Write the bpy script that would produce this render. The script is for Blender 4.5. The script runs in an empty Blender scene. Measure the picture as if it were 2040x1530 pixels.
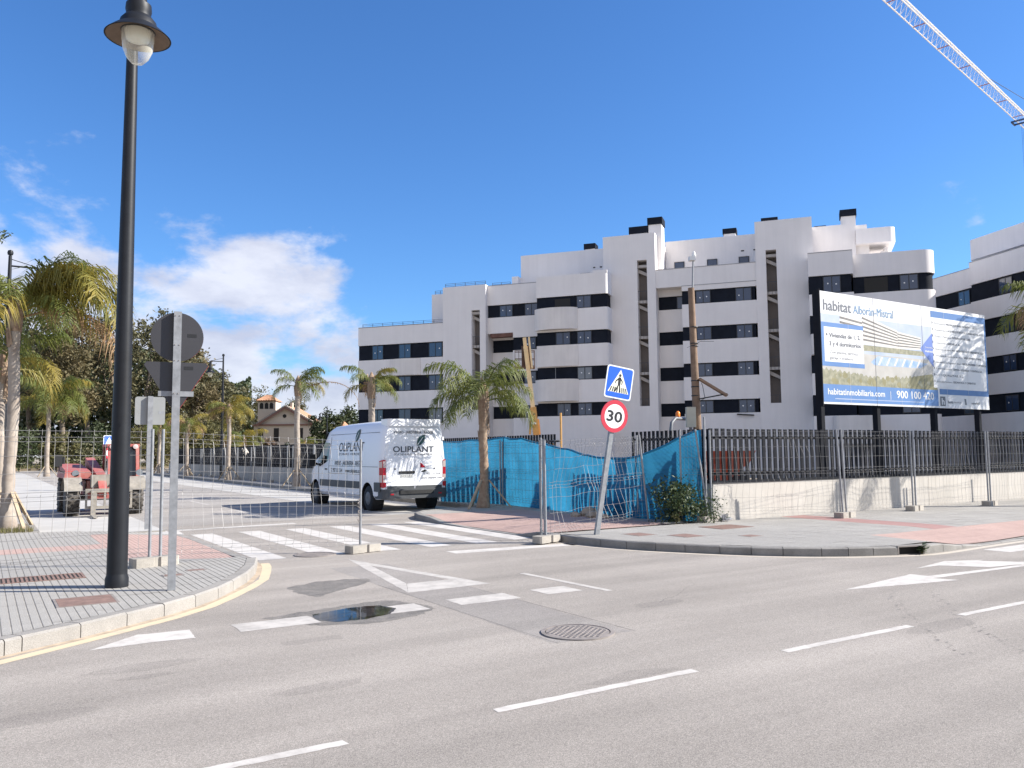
import bpy, bmesh, math, random
from mathutils import Vector, Matrix, noise
R = math.radians
S = bpy.context.scene
COL = S.collection
rng = random.Random(11)

# ------------------------------------------------------------------ camera
# World X runs along the main road (to the right), Y up the side street, metres.
CAM_H = 1.65
FPX = 1650.0
PITCH = math.atan(135 / 1650.0)
ROLL = 0.009
YAW = R(32.6)
VX, VY = math.cos(YAW), math.sin(YAW)
def c2w(x, y, z=0.0):
    return Vector((x * VX + y * VY, -x * VY + y * VX, z))
_fw = Vector((0, math.cos(PITCH), math.sin(PITCH)))
_up = Vector((0, -math.sin(PITCH), math.cos(PITCH)))
_rt = Vector((1, 0, 0))
_rt2 = _rt * math.cos(ROLL) - _up * math.sin(ROLL)
_up2 = _up * math.cos(ROLL) + _rt * math.sin(ROLL)
def _w(v): return c2w(v.x, v.y, v.z)
cd = bpy.data.cameras.new('camera')
cam = bpy.data.objects.new('camera', cd); COL.objects.link(cam)
cd.sensor_fit = 'HORIZONTAL'; cd.sensor_width = 36.0; cd.lens = 36.0 * FPX / 2040.0
cd.clip_start = 0.05; cd.clip_end = 3000
m = Matrix((_w(_rt2), _w(_up2), -_w(_fw))).transposed().to_4x4()
m.translation = Vector((0, 0, CAM_H))
cam.matrix_world = m
S.camera = cam

def ray(px, py):
    d = _fw * FPX + _rt2 * (px - 1020) + _up2 * (765 - py)
    return d
def gp(px, py, z=0.0):            # survey point: where a sight line meets the level z
    d = ray(px, py); t = (z - CAM_H) / d.z
    return c2w(d.x * t, d.y * t, z)
def wp(px, py, Y):                # survey point at a known distance Y along the view axis
    d = ray(px, py); t = Y / d.y
    return c2w(d.x * t, d.y * t, CAM_H + d.z * t)
def u_of(px, v):                  # distance up the street of a thing that stands at cross position v
    a, b = 0.0, 200.0
    for _ in range(50):
        c = (a + b) / 2
        x = v * VX - c * VY; y = v * VY + c * VX
        if y <= 0.1 or 1020 + FPX * x / y > px: a = c
        else: b = c
    return a

# ------------------------------------------------------------------ light, sky, exposure
SUN_EL = R(34.0)
SHX, SHY = -0.842, 0.539          # where shadows fall
w = bpy.data.worlds.new('World'); S.world = w; w.use_nodes = True
nt = w.node_tree; N = nt.nodes; LK = nt.links
for n in list(N): N.remove(n)
out = N.new('ShaderNodeOutputWorld'); bg = N.new('ShaderNodeBackground')
bg.inputs['Strength'].default_value = 0.09
sky = N.new('ShaderNodeTexSky'); sky.sky_type = 'NISHITA'; sky.sun_disc = False
sky.sun_elevation = SUN_EL; sky.sun_rotation = math.atan2(-SHX, -SHY)
sky.altitude = 0; sky.air_density = 1.0; sky.dust_density = 0.35; sky.ozone_density = 3.0
tc = N.new('ShaderNodeTexCoord')
def math_node(op, a, b=None, c=None, clamp=False):
    n = N.new('ShaderNodeMath'); n.operation = op; n.use_clamp = clamp
    for i, x in enumerate((a, b, c)):
        if x is None: continue
        if isinstance(x, (int, float)): n.inputs[i].default_value = x
        else: LK.new(x, n.inputs[i])
    return n.outputs[0]
def vdot(vec):
    n = N.new('ShaderNodeVectorMath'); n.operation = 'DOT_PRODUCT'
    LK.new(tc.outputs['Generated'], n.inputs[0]); n.inputs[1].default_value = vec
    return n.outputs['Value']
sepw = N.new('ShaderNodeSeparateXYZ'); LK.new(tc.outputs['Generated'], sepw.inputs[0])
elz = sepw.outputs['Z']
mp = N.new('ShaderNodeMapping'); mp.inputs['Scale'].default_value = (1, 1, 1.9)
LK.new(tc.outputs['Generated'], mp.inputs['Vector'])
n1 = N.new('ShaderNodeTexNoise'); n1.inputs['Scale'].default_value = 5.2; n1.inputs['Detail'].default_value = 9
n1.inputs['Roughness'].default_value = 0.56; n1.inputs['Distortion'].default_value = 0.25
LK.new(mp.outputs[0], n1.inputs['Vector'])
n2 = N.new('ShaderNodeTexNoise'); n2.inputs['Scale'].default_value = 13; n2.inputs['Detail'].default_value = 8
n2.inputs['Roughness'].default_value = 0.62
LK.new(mp.outputs[0], n2.inputs['Vector'])
def sdir(az, el):
    a, e = R(az), R(el)
    v = c2w(math.sin(a) * math.cos(e), math.cos(a) * math.cos(e)); v.z = math.sin(e); return v
# a fair-weather bank of cumulus low on the left, loose wisps elsewhere; unseen cloud behind the viewer added as neutral fill
bank = math_node('MULTIPLY_ADD', vdot(sdir(-36, -1)), 8.0, -8.0 * math.cos(R(18.5)))
bank2 = math_node('MULTIPLY_ADD', vdot(sdir(-20, 3)), 11.0, -11.0 * math.cos(R(13.0)))
bank3 = math_node('MULTIPLY_ADD', vdot(sdir(-90, 6)), 4.0, -4.0 * math.cos(R(20)))
bank4 = math_node('MULTIPLY_ADD', vdot(sdir(36, 12)), 9.0, -9.0 * math.cos(R(8.0)))
fill_bank = math_node('MULTIPLY_ADD', vdot(sdir(180, 25)), 1.1, -1.1 * math.cos(R(52)))  # out-of-view cloud added to send neutral light onto the shaded façade
bm_ = math_node('MAXIMUM', math_node('MAXIMUM', math_node('MAXIMUM', bank, fill_bank), bank2), math_node('MAXIMUM', bank3, bank4))
bm_ = math_node('MAXIMUM', bm_, -0.36)
bm_ = math_node('MINIMUM', bm_, 0.34)
dens = math_node('ADD', math_node('ADD', n1.outputs['Fac'], math_node('MULTIPLY', n2.outputs['Fac'], 0.35)), bm_)
cr = N.new('ShaderNodeMapRange'); cr.inputs['From Min'].default_value = 0.70; cr.inputs['From Max'].default_value = 0.87
cr.interpolation_type = 'SMOOTHSTEP'
LK.new(dens, cr.inputs['Value'])
# thin milky veil near the horizon and cloud body shading from the noise itself
cc = N.new('ShaderNodeMapRange'); cc.inputs['From Min'].default_value = 0.72; cc.inputs['From Max'].default_value = 1.15
cc.inputs['To Min'].default_value = 0.0; cc.inputs['To Max'].default_value = 1.0
LK.new(dens, cc.inputs['Value'])
ccol = N.new('ShaderNodeMix'); ccol.data_type = 'RGBA'
ccol.inputs['A'].default_value = (4.6, 4.7, 5.2, 1); ccol.inputs['B'].default_value = (3.1, 3.25, 4.0, 1)
n3 = N.new('ShaderNodeTexNoise'); n3.inputs['Scale'].default_value = 8.5; n3.inputs['Detail'].default_value = 7; n3.inputs['Roughness'].default_value = 0.58
mp3 = N.new('ShaderNodeMapping'); mp3.inputs['Scale'].default_value = (1, 1, 2.4); mp3.inputs['Location'].default_value = (0.3, 0.7, 0.1)
LK.new(tc.outputs['Generated'], mp3.inputs['Vector']); LK.new(mp3.outputs[0], n3.inputs['Vector'])
cs3 = N.new('ShaderNodeMapRange'); cs3.inputs['From Min'].default_value = 0.38; cs3.inputs['From Max'].default_value = 0.66; LK.new(n3.outputs['Fac'], cs3.inputs['Value'])
LK.new(cs3.outputs[0], ccol.inputs['Factor'])
mx = N.new('ShaderNodeMix'); mx.data_type = 'RGBA'
LK.new(math_node('MULTIPLY', cr.outputs[0], 0.9), mx.inputs['Factor'])
gam = N.new('ShaderNodeHueSaturation'); gam.inputs['Saturation'].default_value = 1.12; gam.inputs['Value'].default_value = 1.0
LK.new(sky.outputs[0], gam.inputs['Color'])
tint = N.new('ShaderNodeVectorMath'); tint.operation = 'MULTIPLY'; tint.inputs[1].default_value = (0.55, 0.76, 1.0)
LK.new(gam.outputs[0], tint.inputs[0]); LK.new(tint.outputs[0], mx.inputs['A']); LK.new(ccol.outputs['Result'], mx.inputs['B'])
LK.new(mx.outputs['Result'], bg.inputs['Color']); LK.new(bg.outputs[0], out.inputs[0])

sl = bpy.data.lights.new('sun', 'SUN'); sl.energy = 4.6; sl.angle = R(0.53); sl.color = (1.0, 0.955, 0.88)
sun = bpy.data.objects.new('sun', sl); COL.objects.link(sun)
sd = Vector((SHX * math.cos(SUN_EL), SHY * math.cos(SUN_EL), -math.sin(SUN_EL)))
sun.rotation_euler = sd.to_track_quat('-Z', 'Y').to_euler()
sun.location = (20, -12, 30)
S.view_settings.view_transform = 'Standard'; S.view_settings.look = 'None'
S.view_settings.exposure = 1.15; S.view_settings.gamma = 1.0
S.view_settings.use_curve_mapping = False

# ------------------------------------------------------------------ materials
def mat(name, col, rough=0.7, var=0.0, scale=3.0, col2=None, bump=0.0, bscale=40.0, metal=0.0, spec=0.5,
        speck=0.0, speck_scale=300.0, trans=0.0, detail=6.0):
    m = bpy.data.materials.new(name); m.use_nodes = True
    t = m.node_tree; n = t.nodes; l = t.links
    b = n['Principled BSDF']; o = n['Material Output']
    b.inputs['Roughness'].default_value = rough; b.inputs['Metallic'].default_value = metal
    b.inputs['Specular IOR Level'].default_value = spec
    c = (col[0], col[1], col[2], 1)
    b.inputs['Base Color'].default_value = c
    co = n.new('ShaderNodeTexCoord')
    src = None
    if var > 0 or col2:
        nz = n.new('ShaderNodeTexNoise'); nz.inputs['Scale'].default_value = scale; nz.inputs['Detail'].default_value = detail
        nz.inputs['Roughness'].default_value = 0.6
        l.new(co.outputs['Object'], nz.inputs['Vector'])
        mr = n.new('ShaderNodeMapRange'); mr.inputs['From Min'].default_value = 0.3; mr.inputs['From Max'].default_value = 0.7
        l.new(nz.outputs['Fac'], mr.inputs['Value'])
        mixn = n.new('ShaderNodeMix'); mixn.data_type = 'RGBA'
        if col2 is None:
            mixn.inputs['A'].default_value = tuple(x * (1 - var) for x in col[:3]) + (1,)
            mixn.inputs['B'].default_value = tuple(min(1, x * (1 + var)) for x in col[:3]) + (1,)
        else:
            mixn.inputs['A'].default_value = c; mixn.inputs['B'].default_value = (col2[0], col2[1], col2[2], 1)
        l.new(mr.outputs[0], mixn.inputs['Factor'])
        src = mixn.outputs['Result']
    if speck > 0:
        nz2 = n.new('ShaderNodeTexNoise'); nz2.inputs['Scale'].default_value = speck_scale; nz2.inputs['Detail'].default_value = 2
        l.new(co.outputs['Object'], nz2.inputs['Vector'])
        mr2 = n.new('ShaderNodeMapRange'); mr2.inputs['From Min'].default_value = 0.3; mr2.inputs['From Max'].default_value = 0.7
        mr2.inputs['To Min'].default_value = 1 - speck; mr2.inputs['To Max'].default_value = 1 + speck
        l.new(nz2.outputs['Fac'], mr2.inputs['Value'])
        vm = n.new('ShaderNodeVectorMath'); vm.operation = 'SCALE'
        if src is None:
            vm.inputs[0].default_value = col[:3]
        else: l.new(src, vm.inputs[0])
        l.new(mr2.outputs[0], vm.inputs['Scale']); src = vm.outputs[0]
    if src is not None: l.new(src, b.inputs['Base Color'])
    if bump > 0:
        bz = n.new('ShaderNodeTexNoise'); bz.inputs['Scale'].default_value = bscale; bz.inputs['Detail'].default_value = 4
        l.new(co.outputs['Object'], bz.inputs['Vector'])
        bp = n.new('ShaderNodeBump'); bp.inputs['Strength'].default_value = bump; bp.inputs['Distance'].default_value = 0.01
        l.new(bz.outputs['Fac'], bp.inputs['Height']); l.new(bp.outputs[0], b.inputs['Normal'])
    if trans > 0:
        tr = n.new('ShaderNodeBsdfTranslucent')
        if src is not None: l.new(src, tr.inputs['Color'])
        else: tr.inputs['Color'].default_value = c
        ms = n.new('ShaderNodeMixShader'); ms.inputs[0].default_value = trans
        l.new(b.outputs[0], ms.inputs[1]); l.new(tr.outputs[0], ms.inputs[2]); l.new(ms.outputs[0], o.inputs['Surface'])
    return m

def asphalt_mat(name, lo, hi, speck=0.35):
    m = mat(name, lo, 0.9, col2=hi, scale=0.35, bump=0.5, bscale=220, speck=speck, speck_scale=150, spec=0.25, detail=8)
    # paler aggregate grains and faint wheel-worn streaks along the road
    t = m.node_tree; n = t.nodes; l = t.links
    b = n['Principled BSDF']; src = b.inputs['Base Color'].links[0].from_socket
    co = [x for x in n if x.type == 'TEX_COORD'][0]
    vo = n.new('ShaderNodeTexVoronoi'); vo.inputs['Scale'].default_value = 120
    l.new(co.outputs['Object'], vo.inputs['Vector'])
    mr = n.new('ShaderNodeMapRange'); mr.inputs['From Min'].default_value = 0.0; mr.inputs['From Max'].default_value = 1.0
    mr.inputs['To Min'].default_value = 0.8; mr.inputs['To Max'].default_value = 1.22
    sp = n.new('ShaderNodeSeparateColor'); l.new(vo.outputs['Color'], sp.inputs[0]); l.new(sp.outputs[0], mr.inputs['Value'])
    mpn = n.new('ShaderNodeMapping'); mpn.inputs['Scale'].default_value = (0.12, 1.3, 1)
    l.new(co.outputs['Object'], mpn.inputs['Vector'])
    st = n.new('ShaderNodeTexNoise'); st.inputs['Scale'].default_value = 1.0; st.inputs['Detail'].default_value = 5
    l.new(mpn.outputs[0], st.inputs['Vector'])
    mr2 = n.new('ShaderNodeMapRange'); mr2.inputs['From Min'].default_value = 0.3; mr2.inputs['From Max'].default_value = 0.7
    mr2.inputs['To Min'].default_value = 0.80; mr2.inputs['To Max'].default_value = 1.12
    l.new(st.outputs['Fac'], mr2.inputs['Value'])
    mu = n.new('ShaderNodeMath'); mu.operation = 'MULTIPLY'; l.new(mr.outputs[0], mu.inputs[0]); l.new(mr2.outputs[0], mu.inputs[1])
    v2 = n.new('ShaderNodeVectorMath'); v2.operation = 'SCALE'; l.new(src, v2.inputs[0]); l.new(mu.outputs[0], v2.inputs['Scale'])
    l.new(v2.outputs[0], b.inputs['Base Color'])
    return m

def paint_mat(name, col, under, wear=0.45):
    m = bpy.data.materials.new(name); m.use_nodes = True
    t = m.node_tree; n = t.nodes; l = t.links; b = n['Principled BSDF']
    b.inputs['Roughness'].default_value = 0.75; b.inputs['Specular IOR Level'].default_value = 0.3
    co = n.new('ShaderNodeTexCoord')
    a = n.new('ShaderNodeTexNoise'); a.inputs['Scale'].default_value = 4; a.inputs['Detail'].default_value = 10; a.inputs['Roughness'].default_value = 0.75
    l.new(co.outputs['Object'], a.inputs['Vector'])
    mr = n.new('ShaderNodeMapRange'); mr.inputs['From Min'].default_value = wear; mr.inputs['From Max'].default_value = wear + 0.2
    mr.inputs['To Min'].default_value = 1; mr.inputs['To Max'].default_value = 0
    l.new(a.outputs['Fac'], mr.inputs['Value'])
    c = n.new('ShaderNodeTexNoise'); c.inputs['Scale'].default_value = 120; l.new(co.outputs['Object'], c.inputs['Vector'])
    ml = n.new('ShaderNodeMath'); ml.operation = 'MULTIPLY_ADD'; ml.use_clamp = True
    l.new(c.outputs['Fac'], ml.inputs[0]); ml.inputs[1].default_value = 1.2; ml.inputs[2].default_value = -0.62
    ad = n.new('ShaderNodeMath'); ad.use_clamp = True; l.new(mr.outputs[0], ad.inputs[0]); l.new(ml.outputs[0], ad.inputs[1])
    iv = n.new('ShaderNodeMath'); iv.operation = 'SUBTRACT'; iv.inputs[0].default_value = 1.0; l.new(mr.outputs[0], iv.inputs[1])
    mx = n.new('ShaderNodeMix'); mx.data_type = 'RGBA'
    mx.inputs['A'].default_value = tuple(col) + (1,); mx.inputs['B'].default_value = tuple(under) + (1,)
    sc = n.new('ShaderNodeMath'); sc.operation = 'MULTIPLY'; sc.inputs[1].default_value = 0.75
    l.new(iv.outputs[0], sc.inputs[0]); l.new(sc.outputs[0], mx.inputs['Factor'])
    l.new(mx.outputs['Result'], b.inputs['Base Color'])
    return m

M = {}
M['asphalt'] = asphalt_mat('asphalt', (0.272, 0.243, 0.214), (0.33, 0.296, 0.262))
M['asphalt_patch'] = asphalt_mat('asphalt_patch', (0.245, 0.222, 0.202), (0.28, 0.255, 0.232), 0.2)
M['asphalt_side'] = asphalt_mat('asphalt_side', (0.30, 0.275, 0.25), (0.36, 0.33, 0.30), 0.2)
M['wet'] = mat('wet_asphalt', (0.175, 0.155, 0.13), 0.6, 0.3, 6, bump=0.3, bscale=150, speck=0.4, speck_scale=60)
M['bay'] = mat('bay_concrete', (0.42, 0.40, 0.37), 0.85, 0.12, 0.8, bump=0.2, bscale=60)
M['white_paint'] = paint_mat('white_paint', (0.52, 0.485, 0.445), (0.33, 0.30, 0.27), 0.47)
M['white_worn'] = paint_mat('white_worn', (0.48, 0.445, 0.405), (0.31, 0.285, 0.258), 0.42)
M['yellow_paint'] = paint_mat('yellow_paint', (0.56, 0.455, 0.31), (0.34, 0.31, 0.285), 0.50)
M['cream_paint'] = paint_mat('cream_paint', (0.50, 0.44, 0.36), (0.3, 0.285, 0.27), 0.50)
M['tile'] = mat('grey_tile', (0.33, 0.31, 0.28), 0.85, 0.13, 1.1, bump=0.5, bscale=90, speck=0.15, speck_scale=60)
M['tile_red'] = mat('red_tile', (0.43, 0.295, 0.25), 0.85, 0.12, 1.2, bump=0.5, bscale=90, speck=0.15, speck_scale=60)
M['tile_dark_red'] = mat('dark_red_tile', (0.33, 0.185, 0.165), 0.85, 0.12, 1.2, bump=0.3, bscale=90)
M['groove'] = mat('tile_groove_dark', (0.245, 0.228, 0.203), 0.95, 0.2, 4)  # groove sides coloured darker than the rib tops
M['groove_red'] = mat('red_tile_groove_dark', (0.33, 0.22, 0.185), 0.95, 0.2, 4)
M['joint'] = mat('tile_joint', (0.28, 0.26, 0.235), 0.95, 0.2, 4)
M['kerb'] = mat('kerb_concrete', (0.265, 0.245, 0.22), 0.85, 0.16, 2.5, bump=0.4, bscale=70, speck=0.15, speck_scale=120)
M['kerb_dark'] = mat('kerb_soiled', (0.225, 0.21, 0.19), 0.85, 0.25, 2.5, bump=0.4, bscale=70, speck=0.2, speck_scale=120)
M['concrete'] = mat('concrete', (0.33, 0.30, 0.26), 0.85, 0.18, 5, bump=0.4, bscale=60, speck=0.12, speck_scale=150)
M['wall'] = mat('low_wall_concrete', (0.455, 0.42, 0.375), 0.8, 0.09, 1.2, bump=0.25, bscale=35)
M['rust'] = mat('rusty_iron', (0.20, 0.125, 0.10), 0.8, 0.3, 8, bump=0.3, bscale=80)
M['iron'] = mat('cast_iron', (0.235, 0.205, 0.185), 0.75, 0.2, 9, bump=0.2, bscale=90, metal=0.15)
M['dark_gap'] = mat('dark_gap', (0.03, 0.028, 0.025), 0.95)
M['black_metal'] = mat('black_lamp_paint', (0.011, 0.012, 0.015), 0.5, 0.2, 6, spec=0.3, bump=0.05, bscale=30)
M['lamp_under'] = mat('lamp_underside', (0.16, 0.11, 0.075), 0.6, 0.15, 9)
M['galv'] = mat('galvanised_steel', (0.25, 0.255, 0.265), 0.5, 0.2, 14, metal=0.2)
M['galv_wire'] = mat('galvanised_wire', (0.25, 0.24, 0.23), 0.5, metal=0.3)
M['sign_back'] = mat('sign_back', (0.034, 0.033, 0.038), 0.55, 0.06, 3)
M['sign_back_light'] = mat('sign_back_light', (0.25, 0.255, 0.25), 0.5, 0.06, 5)
M['sign_white'] = mat('sign_white', (0.8, 0.8, 0.78), 0.4)
M['sign_cream'] = mat('sign_cream', (0.78, 0.76, 0.62), 0.4)
M['sign_red'] = mat('sign_red', (0.52, 0.035, 0.06), 0.4)
M['sign_blue'] = mat('sign_blue', (0.02, 0.115, 0.62), 0.35)
M['black'] = mat('black_print', (0.012, 0.012, 0.013), 0.5)
M['white'] = mat('white_render', (0.785, 0.75, 0.73), 0.85, 0.035, 0.5, bump=0.1, bscale=25)
M['white_b'] = mat('white_render_soiled', (0.75, 0.705, 0.665), 0.85, 0.06, 0.7, bump=0.1, bscale=25)
def streaks(m, amt):
    t = m.node_tree; n = t.nodes; l = t.links; b = n['Principled BSDF']; src = b.inputs['Base Color'].links[0].from_socket
    co = [x for x in n if x.type == 'TEX_COORD'][0]
    mp_ = n.new('ShaderNodeMapping'); mp_.inputs['Scale'].default_value = (2.2, 2.2, .12); l.new(co.outputs['Object'], mp_.inputs['Vector'])
    nz = n.new('ShaderNodeTexNoise'); nz.inputs['Scale'].default_value = 1.0; nz.inputs['Detail'].default_value = 6; nz.inputs['Roughness'].default_value = .65; l.new(mp_.outputs[0], nz.inputs['Vector'])
    mr = n.new('ShaderNodeMapRange'); mr.inputs['From Min'].default_value = .35; mr.inputs['From Max'].default_value = .75; mr.inputs['To Min'].default_value = 1.0; mr.inputs['To Max'].default_value = 1-amt
    l.new(nz.outputs['Fac'], mr.inputs['Value'])
    v = n.new('ShaderNodeVectorMath'); v.operation = 'SCALE'; l.new(src, v.inputs[0]); l.new(mr.outputs[0], v.inputs['Scale']); l.new(v.outputs[0], b.inputs['Base Color'])
streaks(M['white'], .07); streaks(M['white_b'], .13); streaks(M['wall'], .16)
M['coping'] = mat('zinc_coping', (0.30, 0.30, 0.31), 0.6)
M['clad'] = mat('charcoal_cladding', (0.012, 0.015, 0.023), 0.8, 0.2, 2, spec=0.12)
M['win_frame'] = mat('window_frame', (0.012, 0.014, 0.019), 0.4)
M['glass'] = mat('window_glass', (0.035, 0.055, 0.10), 0.06, spec=0.8)
M['glass_pale'] = mat('window_glass_pale', (0.16, 0.18, 0.2), 0.06, spec=0.8)
M['stair'] = mat('stair_concrete', (0.42, 0.39, 0.365), 0.9, 0.12, 1.5)
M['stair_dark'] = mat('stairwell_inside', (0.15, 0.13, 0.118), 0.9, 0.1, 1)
M['rail'] = mat('railing_metal', (0.05, 0.06, 0.08), 0.5)
M['lintel'] = mat('bare_lintel', (0.16, 0.08, 0.06), 0.9, 0.4, 2)
M['slat'] = mat('anthracite_slat', (0.016, 0.017, 0.021), 0.85, 0.15, 3, spec=0.1)
M['slat_side'] = mat('grey_slat', (0.13, 0.135, 0.145), 0.5, 0.15, 3)
M['tarp'] = mat('blue_screen', (0.028, 0.205, 0.36), 0.7, 0.2, 1.5, trans=0.5, bump=0.25, bscale=14)
def weave(m):
    t = m.node_tree; n = t.nodes; l = t.links; b = n['Principled BSDF']
    co = [x for x in n if x.type == 'TEX_COORD'][0]
    wv = n.new('ShaderNodeTexWave'); wv.bands_direction = 'Z'; wv.inputs['Scale'].default_value = 2.6; wv.inputs['Distortion'].default_value = 6; wv.inputs['Detail'].default_value = 3; wv.inputs['Detail Scale'].default_value = 1.6
    l.new(co.outputs['Object'], wv.inputs['Vector'])
    bp = n.new('ShaderNodeBump'); bp.inputs['Strength'].default_value = 0.35; bp.inputs['Distance'].default_value = 0.05
    l.new(wv.outputs['Fac'], bp.inputs['Height'])
    old = b.inputs['Normal'].links[0].from_socket; l.new(old, bp.inputs['Normal']); l.new(bp.outputs[0], b.inputs['Normal'])
weave(M['tarp'])
M['tarp_light'] = mat('blue_screen_hem', (0.03, 0.25, 0.42), 0.7, trans=0.4)
M['dirt'] = mat('site_dirt', (0.30, 0.25, 0.19), 0.95, 0.25, 0.5, bump=0.5, bscale=12)
M['soil'] = mat('verge_soil', (0.17, 0.135, 0.09), 0.95, 0.3, 1.2, bump=0.6, bscale=25)
M['grass'] = mat('dry_grass', (0.19, 0.16, 0.06), 0.8, col2=(0.09, 0.10, 0.03), scale=1.5, trans=0.25)
M['van_white'] = mat('van_paint', (0.80, 0.80, 0.82), 0.28, spec=0.5)
M['van_grey'] = mat('van_plastic', (0.06, 0.063, 0.068), 0.55, 0.1, 6)
M['van_black'] = mat('van_black_rubber', (0.014, 0.014, 0.015), 0.75, bump=0.2, bscale=60)
M['van_glass'] = mat('van_glass', (0.015, 0.02, 0.022), 0.05, spec=0.8)
M['hub'] = mat('hub_cover', (0.13, 0.13, 0.135), 0.5)
M['lamp_red'] = mat('tail_lamp_red', (0.42, 0.02, 0.03), 0.2)
M['lamp_clear'] = mat('tail_lamp_clear', (0.55, 0.45, 0.42), 0.2)
M['letter_green'] = mat('lettering_dark_green', (0.012, 0.055, 0.055), 0.5)
M['letter_dark'] = mat('lettering_dark', (0.03, 0.035, 0.045), 0.5)
M['plate'] = mat('number_plate', (0.62, 0.62, 0.6), 0.5)
M['red_machine'] = mat('red_machine_paint', (0.36, 0.055, 0.05), 0.6, 0.0, 5, col2=(0.34,0.16,0.13), bump=0.1, bscale=30)
M['pale_dusty'] = mat('dusty_steel', (0.25, 0.225, 0.19), 0.8, 0.25, 6, bump=0.2, bscale=40)
M['tyre'] = mat('dusty_tyre', (0.085, 0.075, 0.065), 0.9, 0.35, 5, bump=0.3, bscale=40)
M['yellow_machine'] = mat('yellow_machine_paint', (0.78, 0.58, 0.32), 0.55, 0.12, 3)
M['ochre_machine'] = mat('ochre_machine_paint', (0.55, 0.30, 0.09), 0.6, 0.2, 3)
M['orange_machine'] = mat('orange_machine_paint', (0.52, 0.10, 0.04), 0.55, 0.25, 3)
M['wood'] = mat('weathered_wood', (0.20, 0.13, 0.085), 0.85, 0.25, 6, bump=0.5, bscale=30)
M['wood_dark'] = mat('dark_wood', (0.13, 0.075, 0.055), 0.85, 0.25, 6, bump=0.5, bscale=30)
M['stake'] = mat('pale_stake_wood', (0.36, 0.28, 0.19), 0.85, 0.2, 6)
M['trunk_pale'] = mat('palm_trunk', (0.40, 0.345, 0.29), 0.9, col2=(0.22, 0.175, 0.14), scale=3.2, bump=0.8, bscale=9)
M['trunk_brown'] = mat('palm_boots', (0.22, 0.135, 0.085), 0.9, col2=(0.36, 0.27, 0.19), scale=9, bump=0.8, bscale=18)
M['frond_green'] = mat('palm_green', (0.085, 0.12, 0.022), 0.6, col2=(0.20, 0.20, 0.045), scale=1.6, trans=0.35)
M['frond_yellow'] = mat('palm_yellow', (0.33, 0.24, 0.04), 0.6, col2=(0.17, 0.17, 0.035), scale=1.6, trans=0.35)
M['frond_dead'] = mat('palm_dead', (0.24, 0.14, 0.07), 0.8, col2=(0.36, 0.24, 0.13), scale=2, trans=0.25)
M['leaf_euc'] = mat('eucalyptus_leaf', (0.085, 0.092, 0.042), 0.65, col2=(0.17, 0.145, 0.072), scale=0.45, trans=0.25)
M['leaf_dark'] = mat('dark_leaf', (0.032, 0.05, 0.018), 0.6, col2=(0.075, 0.088, 0.032), scale=0.6, trans=0.25)
M['leaf_brown'] = mat('brown_leaf', (0.17, 0.125, 0.058), 0.7, col2=(0.09, 0.085, 0.036), scale=0.5, trans=0.25)
M['leaf_olive'] = mat('olive_shrub_leaf', (0.085, 0.085, 0.028), 0.65, col2=(0.14, 0.12, 0.04), scale=0.8, trans=0.25)
M['leaf_bush'] = mat('bush_leaf', (0.028, 0.05, 0.016), 0.6, col2=(0.075, 0.10, 0.035), scale=4, trans=0.25)
M['leaf_pink'] = mat('blossom_leaf', (0.30, 0.19, 0.16), 0.7, col2=(0.14, 0.12, 0.06), scale=2, trans=0.25)
M['bark'] = mat('bark', (0.17, 0.135, 0.10), 0.9, 0.3, 2, bump=0.6, bscale=8)
M['cream'] = mat('cream_render', (0.60, 0.52, 0.42), 0.85, 0.06, 0.5)
M['trim'] = mat('brown_trim', (0.24, 0.13, 0.10), 0.8)
M['roof_tile'] = mat('clay_roof_tile', (0.40, 0.21, 0.12), 0.85, 0.3, 2.2, bump=0.4, bscale=8)
M['crane'] = mat('crane_white', (0.78, 0.74, 0.70), 0.5)
M['crane_dark'] = mat('crane_trolley', (0.03, 0.06, 0.14), 0.5)
M['crane_red'] = mat('crane_red_bar', (0.35, 0.12, 0.09), 0.5)
M['cloth'] = mat('white_cloth', (0.62, 0.56, 0.48), 0.9, 0.15, 6)
M['bag'] = mat('crumpled_wire_bundle', (0.28, 0.28, 0.30), 0.7, 0.3, 9)
M['rubble'] = mat('rubble', (0.38, 0.30, 0.22), 0.9, 0.25, 5, bump=0.5, bscale=20)
M['bill_white'] = mat('billboard_white', (0.60, 0.60, 0.605), 0.5, 0.03, 1.5)
M['bill_blue'] = mat('billboard_blue', (0.075, 0.17, 0.38), 0.5, 0.1, 1.2)
M['bill_dblue'] = mat('billboard_dark_blue', (0.055, 0.14, 0.33), 0.5, 0.06, 1.2)
M['bill_violet'] = mat('billboard_violet_blue', (0.10, 0.16, 0.42), 0.5, 0.06, 1.2)
M['bill_grey'] = mat('billboard_grey', (0.10, 0.105, 0.12), 0.5)
M['bill_mid'] = mat('billboard_text_blue', (0.11, 0.21, 0.34), 0.5)
M['bill_sky'] = mat('billboard_sky_print', (0.25, 0.32, 0.47), 0.5, col2=(0.44, 0.46, 0.51), scale=0.7)
M['bill_tree'] = mat('billboard_tree_print', (0.13, 0.13, 0.07), 0.5, col2=(0.33, 0.31, 0.22), scale=6)
M['bill_tree2'] = mat('billboard_field_print', (0.16, 0.145, 0.06), 0.5, col2=(0.25, 0.22, 0.11), scale=3.5)
M['bill_ground'] = mat('billboard_ground_print', (0.42, 0.40, 0.375), 0.5, col2=(0.33, 0.315, 0.29), scale=2)
M['bill_pool'] = mat('billboard_pool_print', (0.12, 0.24, 0.46), 0.5, col2=(0.40, 0.46, 0.55), scale=2.5)
M['bill_dark'] = mat('billboard_shade_print', (0.14, 0.13, 0.12), 0.5, 0.3, 4)
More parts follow.
